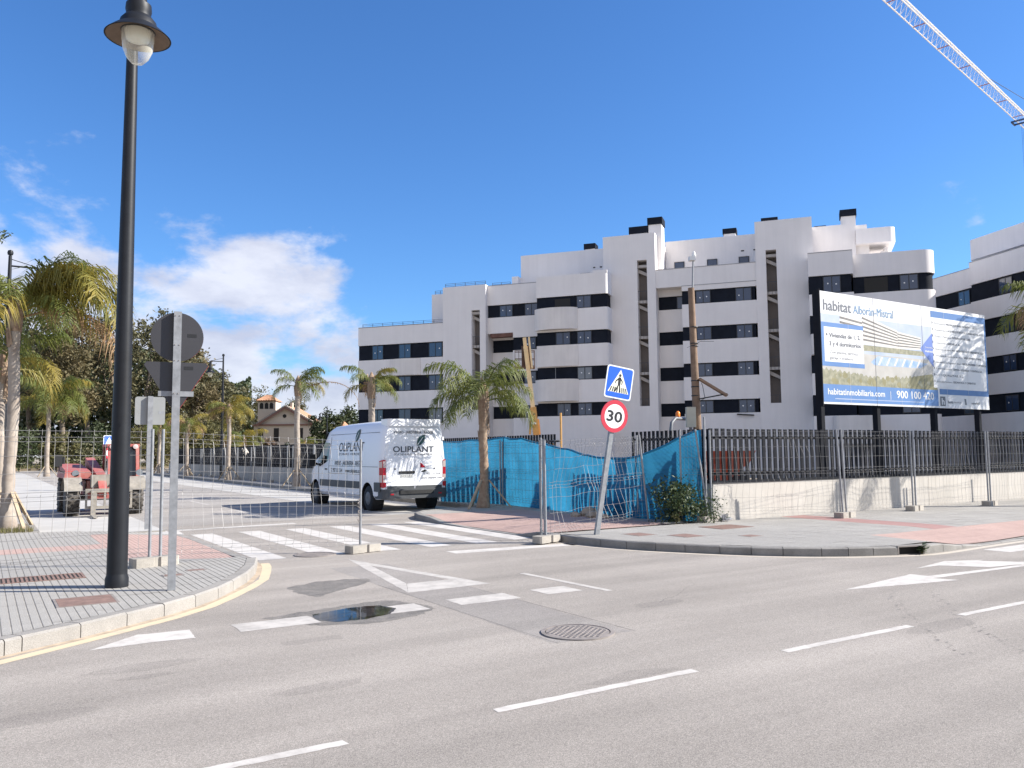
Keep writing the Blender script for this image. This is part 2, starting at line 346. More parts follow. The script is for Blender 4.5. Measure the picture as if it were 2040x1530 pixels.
M['bill_cream'] = mat('billboard_block_print', (0.56, 0.53, 0.49), 0.5)
M['grey_box'] = mat('grey_cabinet', (0.42, 0.39, 0.31), 0.6, 0.1, 4)
M['white_plastic'] = mat('white_plastic', (0.65, 0.65, 0.63), 0.5)
def emit_lamp():
    m = mat('beacon_orange', (0.85, 0.22, 0.02), 0.3); return m
M['beacon'] = emit_lamp()
def bowl_mat():
    m = bpy.data.materials.new('lamp_bowl'); m.use_nodes = True
    t = m.node_tree; n = t.nodes; l = t.links; b = n['Principled BSDF']; o = n['Material Output']
    b.inputs['Base Color'].default_value = (0.75, 0.72, 0.62, 1); b.inputs['Roughness'].default_value = 0.08
    tr = n.new('ShaderNodeBsdfTransparent'); ms = n.new('ShaderNodeMixShader')
    lw = n.new('ShaderNodeLayerWeight'); lw.inputs[0].default_value = 0.35
    mr = n.new('ShaderNodeMapRange'); mr.inputs['To Min'].default_value = 0.22; mr.inputs['To Max'].default_value = 0.85
    l.new(lw.outputs['Facing'], mr.inputs['Value']); l.new(mr.outputs[0], ms.inputs[0])
    l.new(tr.outputs[0], ms.inputs[1]); l.new(b.outputs[0], ms.inputs[2]); l.new(ms.outputs[0], o.inputs['Surface'])
    return m
M['bowl'] = bowl_mat()
def water_mat():
    m = bpy.data.materials.new('puddle_water'); m.use_nodes = True
    t = m.node_tree; n = t.nodes; l = t.links; o = n['Material Output']; n.remove(n['Principled BSDF'])
    tr = n.new('ShaderNodeBsdfTransparent'); tr.inputs['Color'].default_value = (0.82, 0.76, 0.66, 1)
    gl = n.new('ShaderNodeBsdfGlossy'); gl.inputs['Roughness'].default_value = 0.02
    fr = n.new('ShaderNodeFresnel'); fr.inputs[0].default_value = 1.33
    ms = n.new('ShaderNodeMixShader')
    ml = n.new('ShaderNodeMath'); ml.operation = 'MULTIPLY'; ml.use_clamp = True; l.new(fr.outputs[0], ml.inputs[0]); ml.inputs[1].default_value = 1.0
    l.new(ml.outputs[0], ms.inputs[0])
    l.new(tr.outputs[0], ms.inputs[1]); l.new(gl.outputs[0], ms.inputs[2]); l.new(ms.outputs[0], o.inputs['Surface'])
    return m
M['water'] = water_mat()
M['rubble_dark'] = mat('bitumen_seam', (0.14, 0.125, 0.115), 0.9, 0.3, 8)
M['stain'] = asphalt_mat('road_stain', (0.235, 0.21, 0.187), (0.29, 0.26, 0.23))
M['scuff'] = mat('rubber_scuff', (0.17, 0.155, 0.145), 0.9, 0.3, 20)

# ------------------------------------------------------------------ mesh helpers
class MB:
    def __init__(s): s.v = []; s.f = []
    def add(s, vs, fs):
        o = len(s.v); s.v += [tuple(x) for x in vs]; s.f += [tuple(i + o for i in f) for f in fs]; return s
    def box(s, x0, x1, y0, y1, z0, z1):
        return s.add([(x0,y0,z0),(x1,y0,z0),(x1,y1,z0),(x0,y1,z0),(x0,y0,z1),(x1,y0,z1),(x1,y1,z1),(x0,y1,z1)],
                     [(0,3,2,1),(4,5,6,7),(0,1,5,4),(1,2,6,5),(2,3,7,6),(3,0,4,7)])
    def beam(s, a, b, wx, wz, up=(0,0,1)):          # box bar from a to b
        a, b = Vector(a), Vector(b); d = (b - a)
        if d.length < 1e-6: return s
        d.normalize(); upv = Vector(up)
        if abs(d.dot(upv)) > 0.98: upv = Vector((0,1,0))
        sx = d.cross(upv).normalized(); sz = sx.cross(d).normalized()
        vs = []
        for p in (a, b):
            for i, j in ((-1,-1),(1,-1),(1,1),(-1,1)):
                vs.append(p + sx * (wx/2*i) + sz * (wz/2*j))
        return s.add(vs, [(0,1,2,3),(7,6,5,4),(0,4,5,1),(1,5,6,2),(2,6,7,3),(3,7,4,0)])
    def prism(s, poly, z0, z1, cap=True):            # poly ccw in xy
        n = len(poly)
        vs = [(p[0],p[1],z0) for p in poly] + [(p[0],p[1],z1) for p in poly]
        fs = [(i, (i+1)%n, n+(i+1)%n, n+i) for i in range(n)]
        if cap: fs += [tuple(range(n-1,-1,-1)), tuple(range(n, 2*n))]
        return s.add(vs, fs)
    def plate(s, poly3, thick_vec):                  # planar polygon with thickness
        n = len(poly3); t = Vector(thick_vec)
        vs = [Vector(p) for p in poly3] + [Vector(p) + t for p in poly3]
        fs = [tuple(range(n)), tuple(range(2*n-1, n-1, -1))] + [(i, n+i, n+(i+1)%n, (i+1)%n) for i in range(n)]
        return s.add(vs, fs)
    def tube(s, pts, r, n=8, cap=True):
        pts = [Vector(p) for p in pts]; rs = r if isinstance(r, (list, tuple)) else [r]*len(pts)
        vs = []; prev = None
        for i, p in enumerate(pts):
            d = (pts[min(i+1,len(pts)-1)] - pts[max(i-1,0)]).normalized()
            if prev is None:
                a = Vector((0,0,1)) if abs(d.z) < 0.9 else Vector((1,0,0))
                sx = d.cross(a).normalized()
            else:
                sx = (prev - d * prev.dot(d)).normalized()
            prev = sx; sy = d.cross(sx)
            for k in range(n):
                t = 2*math.pi*k/n
                vs.append(p + (sx*math.cos(t) + sy*math.sin(t)) * rs[i])
        fs = []
        for i in range(len(pts)-1):
            for k in range(n):
                fs.append((i*n+k, i*n+(k+1)%n, (i+1)*n+(k+1)%n, (i+1)*n+k))
        if cap:
            fs.append(tuple(range(n-1,-1,-1))); q = (len(pts)-1)*n; fs.append(tuple(range(q, q+n)))
        return s.add(vs, fs)
    def lathe(s, prof, n=24, c=(0,0,0), axis='z', cap=True):      # prof: (r, h)
        vs = []; fs = []
        for r, h in prof:
            for k in range(n):
                t = 2*math.pi*k/n
                if axis == 'z': vs.append((c[0]+r*math.cos(t), c[1]+r*math.sin(t), c[2]+h))
                elif axis == 'x': vs.append((c[0]+h, c[1]+r*math.cos(t), c[2]+r*math.sin(t)))
                else: vs.append((c[0]+r*math.sin(t), c[1]+h, c[2]+r*math.cos(t)))
        m = len(prof)
        for i in range(m-1):
            for k in range(n):
                fs.append((i*n+k, i*n+(k+1)%n, (i+1)*n+(k+1)%n, (i+1)*n+k))
        if cap:
            fs.append(tuple(range(n-1,-1,-1))); q=(m-1)*n; fs.append(tuple(range(q,q+n)))
        return s.add(vs, fs)
    def quad(s, a, b, c, d): return s.add([a,b,c,d], [(0,1,2,3)])
    def poly(s, pts): return s.add(pts, [tuple(range(len(pts)))])
    def move(s, dx, dy, dz): s.v = [(a+dx, b+dy, c+dz) for a,b,c in s.v]; return s
    def xf(s, mtx): s.v = [tuple(mtx @ Vector(p)) for p in s.v]; return s
    def mesh(s, name, smooth=None):
        me = bpy.data.meshes.new(name); me.from_pydata(s.v, [], s.f); me.update()
        if smooth is not None:
            for p in me.polygons: p.use_smooth = True
            me.set_sharp_from_angle(angle=R(smooth))
        return me
    def build(s, name, m, parent=None, smooth=None, loc=None, rot=None):
        return link(name, s.mesh(name, smooth), m, parent, loc, rot)
def link(name, me, m=None, parent=None, loc=None, rot=None):
    if m is not None and not me.materials: me.materials.append(M[m] if isinstance(m, str) else m)
    o = bpy.data.objects.new(name, me); COL.objects.link(o)
    if parent is not None: o.parent = parent
    if loc is not None: o.location = loc
    if rot is not None: o.rotation_euler = rot
    return o
def tag(o, label, cat, group=None):
    o['label'] = label; o['category'] = cat
    if group: o['group'] = group
    return o
def thing(name, label, cat, loc=(0,0,0), rotz=0.0, group=None):
    o = bpy.data.objects.new(name, None); COL.objects.link(o); o.empty_display_size = 0.3
    o.location = loc; o.rotation_euler = (0,0,rotz)
    return tag(o, label, cat, group)
def structure(o): o['kind'] = 'structure'; return o
def stuff(o): o['kind'] = 'stuff'; return o
def smoothstep(a, b, x):
    t = max(0.0, min(1.0, (x-a)/(b-a))); return t*t*(3-2*t)
def text_mesh(s, size, name='lettering', extrude=0.0, sx=1.0, align='LEFT', bold=0.0):
    cu = bpy.data.curves.new(name, 'FONT'); cu.body = s; cu.size = size; cu.align_x = align; cu.resolution_u = 3
    cu.extrude = extrude
    o = bpy.data.objects.new(name, cu); COL.objects.link(o)
    dg = bpy.context.evaluated_depsgraph_get(); dg.update()
    me = bpy.data.meshes.new_from_object(o.evaluated_get(dg)); me.name = name
    bpy.data.objects.remove(o); bpy.data.curves.remove(cu)
    if sx != 1.0:
        for v in me.vertices: v.co.x *= sx
    me.materials.clear()
    return me
def text_on(s, size, m, parent, origin, xdir, up, width=None, align='LEFT', bold=0.0, name='lettering', sx=1.0):
    me = text_mesh(s, size, name, sx=sx, align=align, bold=bold)
    if width:
        xs = [v.co.x for v in me.vertices]; k = width / max(1e-6, max(xs)-min(xs)); x0 = min(xs)
        for v in me.vertices: v.co.x = (v.co.x - x0) * k
    if bold > 0:
        bmt = bmesh.new(); bmt.from_mesh(me); n0 = bmt.verts[:] ; 
        src = bmesh.new(); src.from_mesh(me)
        for k_, (dx_, dy_) in enumerate(((bold,0),(-bold,0),(0,bold*.8),(0,-bold*.8))):
            tm = me.copy()
            for v in tm.vertices: v.co.x += dx_; v.co.y += dy_; v.co.z += .00004*(k_+1)
            bmt.from_mesh(tm); bpy.data.meshes.remove(tm)
        bmt.to_mesh(me); bmt.free(); src.free()
    x = Vector(xdir).normalized(); u = Vector(up).normalized(); z = x.cross(u)
    mt = Matrix((x, u, z)).transposed().to_4x4(); mt.translation = Vector(origin)
    me.transform(mt)
    return stuff(link(name, me, m, parent))
ORD = ['nearest', 'second', 'third', 'fourth', 'fifth', 'sixth', 'seventh', 'eighth', 'ninth', 'tenth', 'eleventh', 'twelfth']

# ------------------------------------------------------------------ ground, roads, pavements
g = MB(); g.quad((-900,-600,-0.03),(900,-600,-0.03),(900,1300,-0.03),(-900,1300,-0.03))
structure(g.build('ground', 'dirt'))
rd = MB(); rd.poly([(-90,-40,0),(120,-40,0),(120,14,0),(12.6,14,0),(12.6,13.2,0),(3.0,13.2,0),(3.0,14,0),(-90,14,0)])
road = structure(rd.build('road', 'asphalt'))
sr = MB()
sr.poly([(3.0,13.2,0.0),(13.0,13.2,0.0),(13.0,20.5,0.0),(3.0,20.5,0.0)])
side_road_near = structure(sr.build('road_crossing', 'asphalt'))
sr = MB(); sr.poly([(0.8,20.5,0),(13.0,20.5,0),(13.0,100,0),(60,100,0),(60,108,0),(-90,108,0),(-90,100,0),(0.8,100,0)])
side_road = structure(sr.build('side_street', 'asphalt_side'))
by = MB(); by.poly([(1.05,19.3,0.004),(3.45,18.35,0.004),(3.45,95,0.004),(1.05,95,0.004)])
structure(by.build('parking_bay_left', 'bay'))
by = MB(); by.poly([(9.3,20.6,0.004),(12.0,20.6,0.004),(12.0,90,0.004),(9.3,90,0.004)])
structure(by.build('parking_bay_right', 'bay'))

def sheet(pts, z, name, m, parent=road):
    o = []; jt = .006 if m != 'asphalt_patch' else .012
    for i in range(len(pts)):
        a, b = Vector((pts[i][0],pts[i][1])), Vector((pts[(i+1)%len(pts)][0],pts[(i+1)%len(pts)][1]))
        k = max(1, min(40, int((b-a).length/.06)))
        for j in range(k):
            p = a.lerp(b, j/k); o.append((p.x+rng.uniform(-jt,jt), p.y+rng.uniform(-jt,jt), z))
    return MB().poly(o).build(name, m, parent)
# asphalt reinstatement strip, its seams
sheet([(4.28,11.6),(4.22,5.95),(5.08,5.95),(5.16,11.6)], 0.001, 'asphalt_patch', 'asphalt_patch')
for xx in (4.25, 5.12):
    MB().box(xx-0.004, xx+0.004, 5.95, 9.8, 0.0008, 0.0012).build('patch_seam', 'rubble_dark', road)
# zebra crossing
for k, x0 in enumerate((3.68, 4.66, 5.66, 6.66, 7.60, 8.50)):
    j = [rng.uniform(-.03,.03) for _ in range(4)]
    yb = 13.3 if k == 5 else 13.15
    sheet([(x0+.02, yb+j[0]), (x0+.46, yb+j[1]), (x0+.46, 18.15+j[2]), (x0+.02, 18.15+j[3])], 0.002, 'zebra_stripe', 'white_paint', side_road_near)
sheet([(3.62,19.22),(6.35,19.42),(6.35,19.72),(3.62,19.50)], 0.002, 'stop_line', 'white_paint', side_road_near)
sheet([(3.50,18.35),(3.62,18.35),(3.66,19.2),(3.54,19.2)], 0.0025, 'edge_line', 'white_paint', side_road_near)
sheet([(6.6,12.05),(8.95,11.85),(8.95,12.15),(6.6,12.42)], 0.002, 'stop_line', 'white_paint')
# give-way triangle: three strokes
T0, T1, T2 = (4.88,12.4), (4.31,9.06), (5.46,9.08); I0, I1, I2 = (4.89,11.55), (4.585,9.68), (5.21,9.68)
sheet([T0, T1, I1, I0], 0.002, 'give_way_stroke', 'white_worn')
sheet([T1, T2, I2, I1], 0.002, 'give_way_stroke', 'white_worn')
sheet([T2, T0, I0, I2], 0.002, 'give_way_stroke', 'white_worn')
for a, b in ((2.1,2.87),(3.3,4.06),(4.45,5.21),(5.59,6.08)):
    sheet([(a,8.0),(b,7.99),(b,8.39),(a,8.39)], 0.0021, 'give_way_dash', 'white_worn')
p0, p1 = gp(1040,1142), gp(1215,1177)
d = (p1-p0).normalized(); nrm = Vector((-d.y, d.x, 0))*0.045
sheet([p0-nrm, p1-nrm, p1+nrm, p0+nrm], 0.0024, 'old_line', 'white_worn')
for a, b in ((-2.6,-0.85),(0.05,1.82),(2.83,4.58),(5.60,7.35),(8.22,9.97),(10.95,12.7),(13.6,15.3)):
    sheet([(a,4.615),(b,4.605),(b,4.69),(a,4.70)], 0.002, 'lane_dash', 'white_paint')
# direction arrows
sheet([(0.83,8.0),(1.37,8.02),(1.69,7.98),(1.72,8.38),(1.27,8.43)], 0.002, 'lane_arrow', 'white_paint')
sheet([(8.59,6.24),(9.59,6.02),(10.37,5.87),(10.24,6.13),(12.30,6.02),(12.5,6.12),(11.7,6.16),(10.38,6.28),(10.34,6.5)], 0.002, 'lane_arrow', 'white_paint')
sheet([(10.89,6.76),(11.41,6.74),(11.8,6.24),(12.45,6.13),(14.5,6.02),(14.5,6.16),(12.75,6.24),(12.3,6.68),(12.5,6.68),(11.9,6.95)], 0.0027, 'turn_arrow', 'white_paint')
for k in range(4):
    b0 = 6.93 - k*0.95
    sheet([(13.72,b0),(17.2,b0),(17.2,b0+.42),(13.72,b0+.42)], 0.0022, 'zebra_stripe', 'white_paint')
# far road marks
for k in range(6):
    a = 22 + k*6.5
    sheet([(6.3,a),(6.42,a),(6.42,a+3),(6.3,a+3)], 0.002, 'lane_dash', 'white_worn', side_road)
for x in (1.5, 2.6, 4.2):
    sheet([(x,86),(x+.5,86),(x+.5,89),(x,89)], 0.0022, 'far_zebra_stripe', 'white_paint', side_road)

# ---- left corner kerb
PZ = 0.13
KL = [(-30,6.85),(-8,6.86),(-3.5,6.95),(-2.0,7.2),(-1.1,7.5),(-0.35,7.86),(0.22,8.2),(0.35,8.29),(0.82,8.59),(1.25,8.92),(1.64,9.22),(2.02,9.57),(2.35,9.97),(2.63,10.42),(2.94,10.98),(3.26,11.72),(3.5,12.5),(3.60,13.3),(3.62,14.2),(3.62,15.2),(3.62,16.2),(3.62,17.2),(3.55,18.3)]
def hz_left(x, y):
    s_ = smoothstep(12.6, 13.6, y) * (1 - smoothstep(19.5, 20.0, y))
    t_ = max(0, min(1, (x - 2.1) / 1.35))
    return PZ - 0.118 * s_ * t_
def hz_right(x, y):
    a = smoothstep(13.1, 13.9, y) * (1 - smoothstep(16.6, 18.2, y)) * max(0, min(1, (10.5 - x) / 1.4))
    b = smoothstep(12.9, 14.2, x) * max(0, min(1, (9.3 - y) / 1.5))
    return PZ - 0.118 * max(a, b)
def offset_line(pts, dist):                      # to the left of travel
    o = []
    for i, p in enumerate(pts):
        a = Vector(pts[max(i-1,0)]); b = Vector(pts[min(i+1,len(pts)-1)])
        d = (b - a).normalized(); o.append((p[0]-d.y*dist, p[1]+d.x*dist))
    return o
def kerb_stones(line, hz, parent, width=0.15, m='kerb', skip=(), gap=0.010, mats=None):
    ins = offset_line(line, width)
    for i in range(len(line)-1):
        if i in skip: continue
        a, b = Vector(line[i]), Vector(line[i+1]); c, d = Vector(ins[i+1]), Vector(ins[i])
        L = (b-a).length
        if L > 3:       # long out-of-view run: one piece
            pass
        e = (b-a).normalized()*gap/2
        a1, b1, c1, d1 = a+e, b-e, c-e, d+e
        n1 = (c-b).normalized()*0.022
        za, zb = hz(*a), hz(*b)
        jz = rng.uniform(-.004,.004); za += jz; zb += jz
        mb = MB()
        vs = [(a1.x,a1.y,-.04),(b1.x,b1.y,-.04),(b1.x,b1.y,zb-.018),(a1.x,a1.y,za-.018),
              ((a1+n1).x,(a1+n1).y,za),((b1+n1).x,(b1+n1).y,zb),(c1.x,c1.y,zb),(d1.x,d1.y,za),(c1.x,c1.y,-.04),(d1.x,d1.y,-.04)]
        fs = [(0,1,2,3),(3,2,5,4),(4,5,6,7),(7,6,8,9),(0,3,4,7,9),(1,8,6,5,2)]
        mb.add(vs, fs).build('kerb_stone', (mats[i] if mats and i in mats else m), parent)
pl = MB()
pvl = MB(); basepoly = offset_line(KL, 0.07)
TILE_L = offset_line(KL, 0.155)
def base_sheet(poly, hz, drop, name, m):
    # triangulated grid of the footprint so that it follows the ramps
    bmx = bmesh.new(); vs = [bmx.verts.new((p[0], p[1], 0)) for p in poly]; bmx.faces.new(vs)
    xs = [p[0] for p in poly]; ys = [p[1] for p in poly]
    for ax, lo, hi in ((0, max(min(xs),-6), min(max(xs),24)), (1, max(min(ys),6), min(max(ys),24))):
        q = math.floor(lo)+0.33
        while q < hi:
            co = (q,0,0) if ax == 0 else (0,q,0); no = (1,0,0) if ax == 0 else (0,1,0)
            bmesh.ops.bisect_plane(bmx, geom=bmx.verts[:]+bmx.edges[:]+bmx.faces[:], plane_co=co, plane_no=no)
            q += 0.5
    for v in bmx.verts: v.co.z = hz(v.co.x, v.co.y) - drop
    me = bpy.data.meshes.new(name); bmx.to_mesh(me); bmx.free()
    return link(name, me, m)
left_poly = basepoly + [(3.45,18.32),(1.1,19.28),(-30,19.3)]
pavement_left = structure(base_sheet(left_poly, hz_left, 0.02, 'pavement_left', 'joint'))
matsL = {}
kerb_stones(KL, hz_left, pavement_left)
# strip of pavement left of the bay, palms stand in it
ps = MB(); ps.box(-30,0.93,19.31,100,-.02,PZ-.001)
pv2 = structure(ps.build('pavement_left_far', 'tile'))
for k in range(40):
    MB().box(0.935,1.05,19.36+k*1.0,20.35+k*1.0,-.02,PZ+.002).build('kerb_stone','kerb',pv2)
MB().box(1.06,3.40,19.2,19.29,-.02,0.035).build('kerb_edge','kerb',pv2)

# ---- ribbed paving tiles
TS = 0.40; NR = 5
def tile_quads(x0, y0):
    q = []; rw = TS/NR
    for r in range(NR):
        xa = x0 + r*rw
        pr = ((xa+.0005,-.0034),(xa+.008,0),(xa+rw-.008,0),(xa+rw-.0005,-.0034))
        for i in range(3):
            (ax,az),(bx_,bz) = pr[i], pr[i+1]
            q.append([(ax,y0+.0012,az),(bx_,y0+.0012,bz),(bx_,y0+TS-.0012,bz),(ax,y0+TS-.0012,az)])
    return q
def clip_half(poly, p, d):       # keep left of directed line p,d
    res = []; n = len(poly)
    for i in range(n):
        a, b = poly[i], poly[(i+1)%n]
        sa = d[0]*(a[1]-p[1]) - d[1]*(a[0]-p[0]); sb = d[0]*(b[1]-p[1]) - d[1]*(b[0]-p[0])
        if sa >= 0: res.append(a)
        if (sa >= 0) != (sb >= 0):
            t = sa/(sa-sb); res.append(tuple(a[k]+(b[k]-a[k])*t for k in range(3)))
    return res
_tm = MB()
for q in tile_quads(0, 0): _tm.quad(*q)
TILE_ME = {}
GROOVE = {'tile':'groove','tile_red':'groove_red','tile_dark_red':'groove_red'}
def groove_faces(me, k, flags):
    me.materials.append(M[GROOVE[k]])
    for p, f in zip(me.polygons, flags): p.material_index = f
for k in ('tile','tile_red','tile_dark_red'):
    TILE_ME[k] = _tm.mesh('paving_tile'); TILE_ME[k].materials.append(M[k])
    groove_faces(TILE_ME[k], k, [0 if i % 3 == 1 else 1 for i in range(15)])
def lay_tiles(x0, x1, y0, y1, poly, hz, parent, colour, nmax, holes=()):
    # poly: convex, ccw
    edges = []; n = len(poly)
    for i in range(n):
        a, b = poly[i], poly[(i+1)%n]; d = (b[0]-a[0], b[1]-a[1])
        if abs(d[0])+abs(d[1]) > 1e-6: edges.append((a, d))
    tiles = []
    nx = int((x1-x0)/TS); ny = int((y1-y0)/TS)
    for i in range(nx):
        for j in range(ny):
            tx, ty = x0+i*TS, y0+j*TS
            cx, cy = tx+TS/2, ty+TS/2
            cor = [(tx,ty),(tx+TS,ty),(tx+TS,ty+TS),(tx,ty+TS)]
            ins = []
            for c in cor:
                ins.append(all(d[0]*(c[1]-a[1]) - d[1]*(c[0]-a[0]) >= -1e-9 for a, d in edges))
            # in view?
            camx = cx*VX - cy*VY; camy = cx*VY + cy*VX
            if camy < 3 or abs(camx/camy) > 0.68: continue
            k = colour(cx, cy)
            if k is None: continue
            tiles.append((camy, tx, ty, ins, k))
    tiles.sort(); rest = {}
    cnt = 0
    for camy, tx, ty, ins, k in tiles:
        cx, cy = tx+TS/2, ty+TS/2
        zs = [hz(tx,ty), hz(tx+TS,ty), hz(tx,ty+TS), hz(tx+TS,ty+TS)]
        flat = max(zs)-min(zs) < 1e-5
        jz = rng.uniform(-.0015,.0015)
        if all(ins) and flat and cnt < nmax:
            o = bpy.data.objects.new('paving_tile', TILE_ME[k]); COL.objects.link(o); o.parent = parent
            o.location = (tx,ty,zs[0]+jz); cnt += 1; continue
        qs = []; fl_ = []
        for qi, q in enumerate(tile_quads(tx, ty)):
            if not all(ins):
                for a, d in edges:
                    q = clip_half(q, a, d)
                    if len(q) < 3: break
                if len(q) < 3: continue
            qs.append([(p[0],p[1],p[2]+hz(p[0],p[1])+jz) for p in q]); fl_.append(0 if qi % 3 == 1 else 1)
        if not qs: continue
        if cnt < nmax:
            mb = MB()
            for q in qs: mb.poly([(p[0]-tx,p[1]-ty,p[2]) for p in q])
            to = mb.build('paving_tile', k, parent, loc=(tx,ty,0)); groove_faces(to.data, k, fl_); cnt += 1
        else:
            mb, fr_ = rest.setdefault(k, (MB(), []))
            for q in qs: mb.poly(q)
            fr_ += fl_
    for k, (mb, fr_) in rest.items():
        to = stuff(mb.build('far_paving_tiles', k, parent)); groove_faces(to.data, k, fr_)
def col_left(x, y):
    if x > 1.75 and 13.1 < y < 18.1 and x - 1.75 > 0: 
        return 'tile_red'
    if 15.15 < y < 15.95: return 'tile_red'
    if 1.05 < x < 3.45 and y > 19.3 - (x-1.1)*0.41: return None
    return 'tile'
tl = TILE_L[3:] + [(1.1,19.24),(-4,19.26)]
lay_tiles(-3.0, 3.8, 6.4, 19.6, tl, hz_left, pavement_left, col_left, 210)

# yellow edge line along the left kerb
YO = [(-3.5,6.6),(-2.0,6.85),(-1.0,7.22),(0.19,7.88),(0.86,8.35),(1.73,9.01),(2.2,9.46),(2.55,9.94),(2.95,10.55),(3.26,11.1),(3.48,11.75),(3.65,12.3),(3.74,12.72)]
YI = offset_line(YO, 0.13)
yl = MB()
for i in range(len(YO)-1):
    yl.quad((*YO[i],.002),(*YO[i+1],.002),(*YI[i+1],.002),(*YI[i],.002))
yl.build('yellow_edge_line', 'yellow_paint', road)
# gutter grime strip between line and kerb
gr = MB(); GI = offset_line(KL[3:18], 0.0); GO = offset_line(KL[3:18], -0.075)
for i in range(len(GI)-1):
    k = rng.uniform(.3,1)
    gr.quad((*GO[i],.0012),(*GO[i+1],.0012),(*GI[i+1],.0012),(*GI[i],.0012))
gr.build('gutter_grit', 'rubble', road)

# ---- right corner
pxr = [1113,1153,1197,1247,1305,1365,1429,1492,1557,1624,1686]
KR0 = []
kbase = [(1005,1069),(1110,1077),(1200,1091),(1310,1098),(1440,1104),(1560,1108),(1640,1109),(1690,1108),(1790,1106)]
def interp(tab, x):
    for (a,ya),(b,yb) in zip(tab, tab[1:]):
        if a <= x <= b: return ya + (yb-ya)*(x-a)/(b-a)
    return tab[-1][1]
# run from far right towards the corner and up the side street (pavement on the right of travel -> reverse later)
KR = [(40,7.72),(24,7.72),(18,7.72),(15.8,7.72),(15.0,7.70),(14.3,7.67),(13.64,7.63),(13.0,7.59),(12.50,7.60),(12.03,7.75),(11.66,7.92),(11.3,8.10),(10.96,8.33),(10.53,8.71),(10.22,9.07),(9.95,9.47),(9.66,9.95),(9.42,10.38),(9.22,10.88),(9.08,11.4),(9.0,12.0),(8.98,12.6),(8.98,13.2),(8.98,14.0),(8.98,15.0),(8.98,16.0),(8.98,17.0),(9.02,17.8),(9.1,18.6),(9.35,19.3),(9.9,19.95),(10.7,20.3),(11.9,20.45)]
KRr = KR[::-1]            # now travelling with pavement on the left
right_poly = offset_line(KRr, 0.07) + [(40,12.9),(13.4,12.9),(13.4,20.4)]
def hz_r(x, y): return hz_right(x, y)
pavement_right = structure(base_sheet(right_poly, hz_r, 0.02, 'pavement_right', 'joint'))
skip_i = [i for i in range(len(KRr)-1) if abs(KRr[i][0]-12.03) < .01 or abs(KRr[i+1][0]-12.03) < .01 and KRr[i][0] > 12.03]
skip_i = [i for i in range(len(KRr)-1) if {KRr[i], KRr[i+1]} == {(12.03,7.75),(12.50,7.60)}]
kerb_stones(KRr, hz_r, pavement_right, m='kerb_dark', skip=skip_i)
trp = offset_line(KRr, 0.155)
TILE_R = trp[:-2] + [(30,7.9),(30,12.88),(13.4,12.88)]
def col_right(x, y):
    if y > 13.0 and 9.0 < x < 12.0 and y < 18.6: return 'tile_red'
    if x > 13.3 and y < 8.9 + 0: return 'tile_red'
    if 15.3 < x < 16.1 and 8.8 <= y: return 'tile_dark_red'
    return 'tile'
# two convex pieces: along the main road, and the build-out up the side street
trr = offset_line(KRr, 0.155)
piece_a = [p for p in trr if p[1] <= 12.4] + [(40,12.88),(9.17,12.88)]
lay_tiles(8.9, 30.0, 7.5, 13.0, [p for p in piece_a], hz_r, pavement_right, col_right, 110)
piece_b = [(13.4,12.9),(13.4,20.3),(11.9,20.3)] + [p for p in trr if p[1] > 12.95 and p[0] < 11.5] + [(9.14,12.9)]
lay_tiles(8.9, 13.5, 12.9, 20.4, piece_b, hz_r, pavement_right, col_right, 60)
# pale worn edge line at right kerb
RL = offset_line([p for p in KRr if p[1] < 12.7], -0.07); RL2 = offset_line([p for p in KRr if p[1] < 12.7], -0.19)
rl = MB()
for i in range(len(RL)-1):
    rl.quad((*RL2[i],.002),(*RL2[i+1],.002),(*RL[i+1],.002),(*RL[i],.002))
rl.build('edge_line', 'cream_paint', road)
# kerb inlet (gully mouth)
gi = thing('kerb_inlet', 'black gully mouth with iron frame set in the right kerb', 'drain', (12.265,7.675,0), math.atan2(7.60-7.75, 12.50-12.03))
b = MB(); b.box(-.245,.245,-.0,.02,.118,.137); b.box(-.245,-.225,0,.2,-.02,.118); b.box(.225,.245,0,.2,-.02,.118); b.build('frame','iron',gi)
b = MB(); b.box(-.24,.24,.10,.30,-.03,.117); b.build('mouth','dark_gap',gi)
b = MB(); b.box(-.245,.245,.02,.17,.1175,.133); b.build('cover_plate','kerb_dark',gi)
def weed(loc, label, n, h, leaf, m='leaf_bush', cat='weed'):
    t = thing('weed', label, cat, loc)
    st = MB(); lf = MB()
    for i in range(n):
        a = rng.uniform(0, 6.28); l = h*rng.uniform(.5,1); tip = Vector((math.cos(a)*l*.45, math.sin(a)*l*.45, l))
        st.tube([(0,0,0), tip*.5+Vector((0,0,l*.1)), tip], [.005,.004,.002], 5)
        for k in range(4):
            p = tip*rng.uniform(.4,1.0); b2 = rng.uniform(0,6.28); q = Vector((math.cos(b2), math.sin(b2), rng.uniform(-.2,.6)))*leaf
            s2 = q.cross(Vector((0,0,1))).normalized()*leaf*.35
            lf.quad(p, p+q*.5+s2, p+q, p+q*.5-s2)
    st.build('stem','leaf_olive',t); lf.build('leaves',m,t); return t
weed((12.42,7.60,0.0), 'small green leafy weed growing out of the gully mouth', 8, .16, .10)

